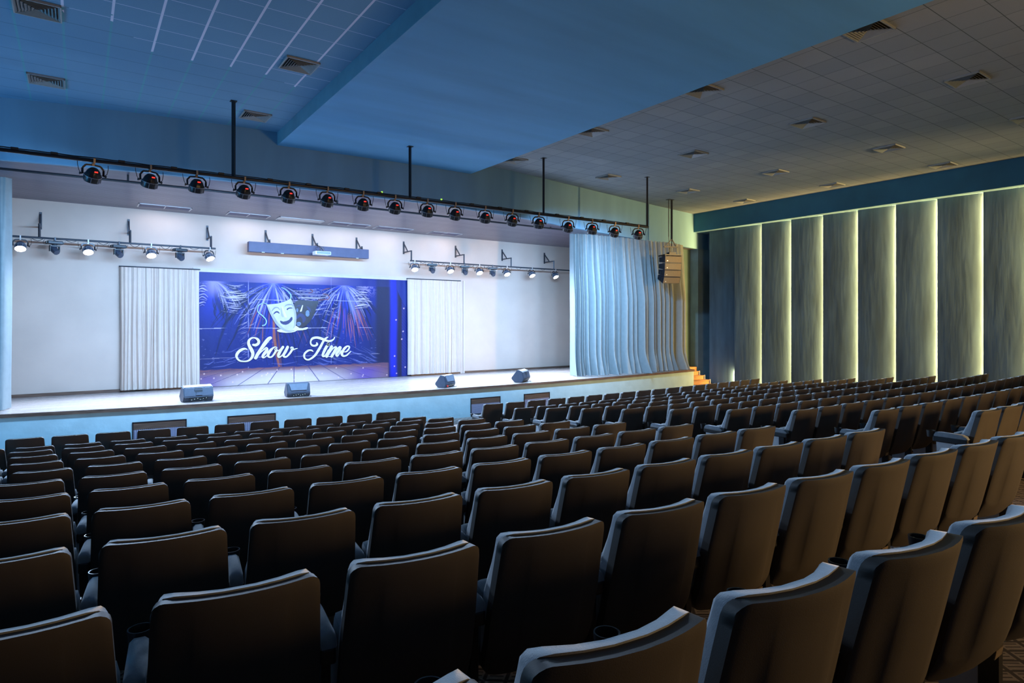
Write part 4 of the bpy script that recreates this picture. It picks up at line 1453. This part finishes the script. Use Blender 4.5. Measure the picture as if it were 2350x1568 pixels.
# ================================================================ stage monitors
def monitor(name, style):
    """wedge loudspeaker lying on the stage, back to the hall. x along its length, -y towards the hall"""
    r = empty(name)
    bm = bmesh.new()
    if style == 'handle':
        L0, L1 = .33, .30
        sec = [(-.20, .13), (-.12, .0), (.12, .0), (.24, .12), (.02, .40), (-.13, .345)]
        sec2 = sec
    else:
        L0, L1 = .285, .285
        sec = [(-.17, .10), (-.12, .0), (.12, .0), (.22, .10), (.02, .365), (-.10, .34)]
    nsec = len(sec)
    A = [bm.verts.new((-L0, y, z)) for y, z in sec]
    Bv = [bm.verts.new((L0, y, z)) for y, z in sec]
    bm.faces.new(A)
    bm.faces.new(Bv)
    for i in range(nsec):
        bm.faces.new((A[i], A[(i + 1) % nsec], Bv[(i + 1) % nsec], Bv[i]))
    bmesh.ops.bevel(bm, geom=list(bm.edges), offset=.016, segments=2, affect='EDGES')
    bm_obj('cabinet', bm, M['speaker'], r)
    # grille on the slope that faces the players
    gy0, gz0, gy1, gz1 = sec[3][0], sec[3][1], sec[4][0], sec[4][1]
    d = Vector((0, gy1 - gy0, gz1 - gz0))
    nrm = Vector((0, -d.z, d.y)).normalized()
    if nrm.z < 0:
        nrm = -nrm
    bm = bmesh.new()
    p0 = Vector((0, gy0, gz0)) + d * .08 + nrm * .003
    p1 = Vector((0, gy0, gz0)) + d * .92 + nrm * .003
    prism(bm, [p0 + Vector((-L0 + .03, 0, 0)), p0 + Vector((L0 - .03, 0, 0)), p1 + Vector((L0 - .03, 0, 0)), p1 + Vector((-L0 + .03, 0, 0))], nrm * .008)
    bm_obj('grille', bm, M['speaker_dark'], r)
    q0 = Vector((0, sec[0][0], sec[0][1]))
    q1 = Vector((0, sec[5][0], sec[5][1]))
    dn = (q1 - q0)
    bn = Vector((0, -dn.z, dn.y)).normalized()
    if bn.y > 0:
        bn = -bn

    def on_back(x, t, o=.002):
        return q0 + dn * t + Vector((x, 0, 0)) + bn * o
    if style == 'handle':
        bm = bmesh.new()
        prism(bm, [on_back(-.085, .50), on_back(.085, .50), on_back(.085, .64), on_back(-.085, .64)], bn * .006)
        prism(bm, [on_back(-.085, .76), on_back(.085, .76), on_back(.085, .90), on_back(-.085, .90)], bn * .006)
        bm_obj('handle_recess', bm, M['speaker_dark'], r)
        bm = bmesh.new()
        prism(bm, [on_back(-.07, .12), on_back(.07, .12), on_back(.055, .46), on_back(-.055, .46)], bn * .012)
        prism(bm, [on_back(-.09, .66), on_back(.09, .66), on_back(.09, .75), on_back(-.09, .75)], bn * .016)
        bm_obj('handle', bm, M['speaker'], r)
    else:
        bm = bmesh.new()
        prism(bm, [on_back(-.19, .28), on_back(.19, .28), on_back(.235, .97), on_back(-.235, .97)], bn * .014)
        bm_obj('back_panel', bm, M['array_plain'], r)
    # connector field low on the back
    bm = bmesh.new()
    e0, e1 = Vector((0, sec[1][0], sec[1][1])), q0
    en = Vector((0, -(e1 - e0).z, (e1 - e0).y)).normalized()
    if en.y > 0:
        en = -en
    w_ = L0 * .62
    prism(bm, [e0 + (e1 - e0) * .25 + Vector((-w_, 0, 0)) + en * .003, e0 + (e1 - e0) * .25 + Vector((w_, 0, 0)) + en * .003,
               e0 + (e1 - e0) * .92 + Vector((w_, 0, 0)) + en * .003, e0 + (e1 - e0) * .92 + Vector((-w_, 0, 0)) + en * .003], en * .006)
    bm_obj('connector_panel', bm, M['speaker_dark'], r)
    bm = bmesh.new()
    for k in range(6):
        c_ = e0 + (e1 - e0) * (.45 + .12 * (k % 3)) + Vector((-w_ + .05 + k * w_ / 3.2, 0, 0)) + en * .008
        lathe(bm, c_, en, [(0, .011), (.006, .011)], 8)
    bm_obj('socket', bm, M['badge'], r)
    bm = bmesh.new()
    tube(bm, [(.05, e1.y - .01, .05), (.10, e1.y - .07, .012), (.2, e1.y - .05, .008), (.30, e1.y - .02, .008)], .007, 5)
    bm_obj('cable', bm, M['cable'], r)
    return r


M['array_plain'] = mat('speaker_back_plate', (.13, .15, .19), .5, noise=.08, nscale=12)
mon = [('handle', (2.34, 16.55), .12, 'dark wedge monitor with a recessed handle, nearest the left white curtain', False),
       ('plain', (4.60, 16.12), -.03, 'pale backed trapezoid monitor in front of the comedy mask side of the backdrop', False),
       ('plain', (8.82, 15.92), .55, 'dark wedge monitor with a red light, turned sideways below the right white curtain', True),
       ('handle', (11.55, 15.92), .62, 'dark wedge monitor with handle slot, rightmost on the stage edge', False)]
for style, (x, y), yaw, lab, red in mon:
    o = monitor('stage_monitor', style)
    o.location = (x, y, ZS + .001)
    o.rotation_euler = (0, 0, yaw)
    tag(o, lab, 'speaker', 'stage monitors')
    if red:
        bm = bmesh.new()
        lathe(bm, (-.20, -.165, .05), (0, -1, 0), [(0, .02), (.012, .016), (.016, 0)], 10)
        bm_obj('power_light', bm, M['red_led'], o)

# ================================================================ hanging line array
r = empty('line_array_speaker', (17.95, 15.35, EYE + 2.42), .0)
tag(r, 'stack of four brown faced speaker cabinets hanging from the ceiling before the curtain', 'speaker')
yaw = -.36
zt0 = 0
RZm = Matrix.Rotation(yaw, 4, 'Z')
yc_, zc0 = 0.0, -.02
tilt = 0.0
pos = Vector((0, -.22, -.03))
for k in range(4):
    tilt = (-.05, -.10, -.22, -.36)[k]
    hgt = .245
    R = RZm @ Matrix.Translation(pos) @ Matrix.Rotation(-tilt, 4, 'X')
    bm = bmesh.new()
    sec = [(0, 0), (.44, -.04), (.44, -hgt + .04), (0, -hgt)]
    A = [bm.verts.new(R @ Vector((-.34, y, z))) for y, z in sec]
    Bv = [bm.verts.new(R @ Vector((.34, y, z))) for y, z in sec]
    bm.faces.new(A)
    bm.faces.new(Bv)
    for i in range(4):
        bm.faces.new((A[i], A[(i + 1) % 4], Bv[(i + 1) % 4], Bv[i]))
    cab = bm_obj('cabinet', bm, M['array_side'], r)
    bm = bmesh.new()
    box(bm, (-.325, -.012, -hgt + .014), (.325, .0, -.012), M=R)
    bm_obj('grille', bm, M['array_face'], cab)
    bm = bmesh.new()
    lathe(bm, R @ Vector((-.24, -.012, -hgt + .075)), R.to_3x3() @ Vector((0, -1, 0)), [(0, .02), (.006, .02)], 10)
    bm_obj('badge', bm, M['badge'], cab)
    bm = bmesh.new()
    for y in (.06, .20, .34):
        box(bm, (-.362, y, -hgt + .05), (-.34, y + .07, -.05), M=R)
        box(bm, (.34, y, -hgt + .05), (.362, y + .07, -.05), M=R)
    bm_obj('rigging_plate', bm, M['black'], cab)
    dv = Matrix.Rotation(-tilt, 4, 'X') @ Vector((0, 0, -hgt - .012))
    pos = pos + Vector((0, dv.y, dv.z))
bm = bmesh.new()
for x in (-.33, .33):
    bar(bm, RZm @ Vector((x, -.24, .01)), RZm @ Vector((x, .26, .01)), .04, .05)
bar(bm, RZm @ Vector((-.33, -.22, .015)), RZm @ Vector((.33, -.22, .015)), .05, .04)
bar(bm, RZm @ Vector((-.33, .24, .015)), RZm @ Vector((.33, .24, .015)), .05, .04)
box(bm, (-.10, -.10, .02), (.18, .10, .13), M=RZm)
bm_obj('fly_frame', bm, M['black'], r)
bm = bmesh.new()
bar(bm, RZm @ Vector((-.28, -.02, .33)), RZm @ Vector((.28, -.02, .33)), .04, .04)
bar(bm, RZm @ Vector((-.24, -.02, .33)), RZm @ Vector((.04, -.02, .62)), .03, .03)
bar(bm, RZm @ Vector((.24, -.02, .33)), RZm @ Vector((.04, -.02, .62)), .03, .03)
bar(bm, RZm @ Vector((.04, -.02, .33)), RZm @ Vector((.04, -.02, .62)), .03, .03)
for x in (-.05, .1):
    cyl(bm, RZm @ Vector((x, -.02, .12)), RZm @ Vector((x + .02, -.02, .33)), .012, 6)
bm_obj('hanger', bm, M['metal_black'], r)
bm = bmesh.new()
zt1 = ZC - (EYE + 2.42)
bar(bm, (.04, -.02, .60), (.04, -.02, zt1), .07, .07)
cyl(bm, (-.10, .0, .70), (-.10, .0, zt1), .016, 6)
cyl(bm, (-.10, .0, .70), (-.02, .0, .10), .012, 6)
box(bm, (-.16, -.08, zt1 - .015), (.12, .08, zt1))
bm_obj('drop_pole', bm, M['metal_black'], r)

# ================================================================ theatre seats
TOPZ = SEAT_H


def back_y(z):
    """recline of the rear face: 0 at the top, forward further down"""
    y = (TOPZ - z) * .235
    if z < .44:
        y += ((.44 - z) / .10) ** 2 * .038
    return y


def half_w(z):
    return .232 + .014 * min(1, max(0, (TOPZ - z) / .30))


def wrap(s):
    return .050 * abs(s) ** 2.0


def top_edge(s, hw, r=.036):
    x = abs(s) * hw
    if x > hw - r:
        d = x - (hw - r)
        return r - sqrt(max(0, r * r - d * d))
    return 0.0


def seat_shell():
    S = [-1, -.99, -.96, -.91, -.86, -.76, -.60, -.545, -.50, -.3, 0, .3, .50, .545, .60, .76, .86, .91, .96, .99, 1]
    T = [0, .03, .08, .15, .19, .28, .40, .52, .64, .76, .86, .93, .975, 1]
    front, back = [], []
    for s in S:
        a, b = [], []
        hw0 = half_w(TOPZ)
        dz = top_edge(s, hw0)
        zb = .335 + top_edge(s, .25, .07)
        for t in T:
            z = zb + (TOPZ - dz - zb) * t
            x = s * half_w(z)
            y = back_y(z) + wrap(s)
            # shallow raised field with a crease either side, and the ledge low on the back
            m_ = max(0, min(1, (.60 - abs(s)) / .10)) * max(0, min(1, (t - .17) / .04)) * max(0, min(1, (.95 - t) / .35))
            y -= .008 * m_
            if t < .15:
                y += .006
            edge = max(0, abs(s) - .93) / .07
            a.append((x, y + .004 * edge ** 2 + (.003 if t > .98 else 0), z))
            b.append((x * .985, y + .050, z - (.004 if t > .98 else 0)))
        front.append(a)
        back.append(b)
    bm = bmesh.new()
    grid_solid(bm, front, back)
    return bm


def seat_cushion():
    S = [-1, -.985, -.955, -.90, -.78, -.5, -.2, .2, .5, .78, .90, .955, .985, 1]
    T = [0, .05, .15, .3, .45, .6, .75, .88, .96, 1]
    rear, face = [], []
    for s in S:
        a, b = [], []
        dz = top_edge(s, .224, .042)
        for t in T:
            z0 = .42
            z = z0 + (TOPZ + .006 - dz - z0) * t
            x = s * (half_w(z) - .008)
            y0 = back_y(max(z, .44)) + wrap(s) + .046
            th = .045 + .05 * math.exp(-((z - .62) / .14) ** 2)
            side = max(0, 1 - ((abs(s) - .90) / .10) ** 2) if abs(s) > .90 else 1
            topr = max(0, 1 - ((t - .96) / .06) ** 2) if t > .96 else 1
            dish = .022 * (1 - abs(s) ** 2)
            f = sqrt(max(side, .0)) * (.45 + .55 * sqrt(max(topr, 0)))
            a.append((x, y0, z - .004))
            b.append((x * (.985 if abs(s) > .95 else 1), y0 + .014 + (th - dish) * f, z - (0 if t < 1 else .010)))
        rear.append(a)
        face.append(b)
    bm = bmesh.new()
    grid_solid(bm, face, rear)
    return bm


def seat_pan():
    """tipped up seat cushion"""
    bm = bmesh.new()
    R = Matrix.Translation((0, .31, .47)) @ Matrix.Rotation(radians(14), 4, 'X')
    box(bm, (-.235, -.055, -.13), (.235, .06, .21), bevel=.035, M=R)
    return bm


ARM_Z = TOPZ - .252


def arm_bm(x):
    bm = bmesh.new()
    # padded top
    prof = [(.150, .0), (.165, .030), (.20, .044), (.30, .046), (.40, .046), (.445, .040), (.455, .02)]
    L_, R_ = [], []
    f, b = [], []
    for y, h in prof:
        w = .024 if y < .16 else .029
        f.append([(x - w, y, ARM_Z - .045), (x - w, y, ARM_Z - .045 + h * .7), (x - w * .55, y, ARM_Z - .045 + h), (x + w * .55, y, ARM_Z - .045 + h), (x + w, y, ARM_Z - .045 + h * .7), (x + w, y, ARM_Z - .045)])
        b.append([(x + u * w, y, ARM_Z - .046) for u in (-1, -.9, -.5, .5, .9, 1)])
    grid_solid(bm, f, b)
    return bm


def arm_body_bm(x):
    bm = bmesh.new()
    box(bm, (x - .026, .155, ARM_Z - .105), (x + .026, .47, ARM_Z - .046), bevel=.010)
    return bm


def cup_bm(x):
    bm = bmesh.new()
    lathe(bm, (x, .496, ARM_Z - .062), (0, 0, 1), [(0, 0), (0, .034), (.060, .040), (.066, .040), (.066, .035), (.006, .030), (.006, 0)], 20)
    box(bm, (x - .02, .44, ARM_Z - .06), (x + .02, .47, ARM_Z - .03))
    return bm


def standard_bm(x):
    bm = bmesh.new()
    box(bm, (x - .016, .20, .0), (x + .016, .27, ARM_Z - .10))
    box(bm, (x - .03, .12, 0), (x + .03, .36, .014), bevel=.004)
    box(bm, (x - .03, .255, .36), (x + .03, .295, .40))
    return bm


def side_panel_bm(x):
    bm = bmesh.new()
    prism(bm, [(x - .013, .20, ARM_Z - .10), (x - .013, .44, ARM_Z - .10), (x - .013, .41, .06), (x - .013, .22, .06)], (.026, 0, 0))
    return bm


def build_seat(right_arm):
    r = empty('theatre_seat')
    bm_obj('backrest', seat_shell(), M['shell'], r, smooth=32)
    bm_obj('back_cushion', seat_cushion(), M['fabric'], r, smooth=60)
    bm_obj('seat_cushion', seat_pan(), M['fabric'], r, smooth=50)
    for x in ((-.28, .285) if right_arm else (-.28,)):
        a = bm_obj('armrest', arm_bm(x), M['fabric'], r, smooth=50)
        bm_obj('arm_body', arm_body_bm(x), M['black'], a)
        bm_obj('cup_holder', cup_bm(x), M['black'], a, smooth=40)
        bm_obj('side_panel', side_panel_bm(x), M['side_panel'], r)
        bm_obj('leg', standard_bm(x), M['metal_black'], r)
    bm = bmesh.new()
    y = back_y(.375)
    prism(bm, [(.10, y + .004, .365), (.175, y + .012, .365), (.175, y + .006, .40), (.10, y - .002, .40)], (0, -.004, 0))
    p = bm_obj('maker_plate', bm, M['plate'], r)
    return r


SEAT = build_seat(False)
SEAT_END = build_seat(True)
used = {'n': False, 'e': False}
PITCH = .56
cpsi, spsi = cos(PSI), sin(PSI)


def seen(x, y, z):
    d = x * spsi + y * cpsi
    if d < .35:
        return False
    u = 1175 + F_PX * (x * cpsi - y * spsi) / d
    v = HORIZON - F_PX * (z - EYE) / d
    return -230 < u < 2560 and v < 1990


n_seats = 0


def place_seat(row, phi, label, end):
    global n_seats
    R = ROW_R[row] + .03
    x, y = XC + R * sin(phi), YC - R * cos(phi)
    z = ROW_Z[row] + .001
    if not seen(x, y, z + SEAT_H):
        return
    key = 'e' if end else 'n'
    proto_ = SEAT_END if end else SEAT
    far = hypot(x, y) > 8.5
    if not used[key]:
        used[key] = True
        o = proto_
        o.location = (x, y, z)
        o.rotation_euler = (0, 0, phi)
    else:
        o = copy_thing(proto_, (x, y, z), phi, skip=('maker_plate',) if far else ())
    tag(o, label, 'seat', 'theatre seats facing the stage')
    n_seats += 1


LEFT_END = [0, 5.13, 5.28, 5.29, 5.36, 5.43, 5.52, 5.47, 5.52, 5.53, 5.54, 5.64, 5.64]
RIGHT_START = [0, 7.46, 7.70, 7.72, 7.82, 7.87, 7.96, 7.86, 7.86, 7.86, 7.83]
for row in range(12, 0, -1):
    R = ROW_R[row] + .03
    phi_end = math.asin((LEFT_END[row] - .232 - XC) / R)
    for i in range(24):
        phi = phi_end - i * PITCH / R
        place_seat(row, phi, 'dark theatre seat, %s row from the stage, %s seat left of the centre aisle' % (ORD[row], ORD[i + 1] if i < 20 else 'far'), i == 0)
for row in range(10, 0, -1):
    R = ROW_R[row] + .03
    phi0 = math.asin((RIGHT_START[row] - .232 - XC) / R)
    for i in range(18):
        phi = phi0 + i * (PITCH + .006) / R
        place_seat(row, phi, 'dark theatre seat, %s row from the stage, %s seat right of the centre aisle' % (ORD[row], ORD[i + 1]), i == 17)
if not used['e']:
    bpy.data.objects.remove(SEAT_END)
print('SEATS', n_seats)
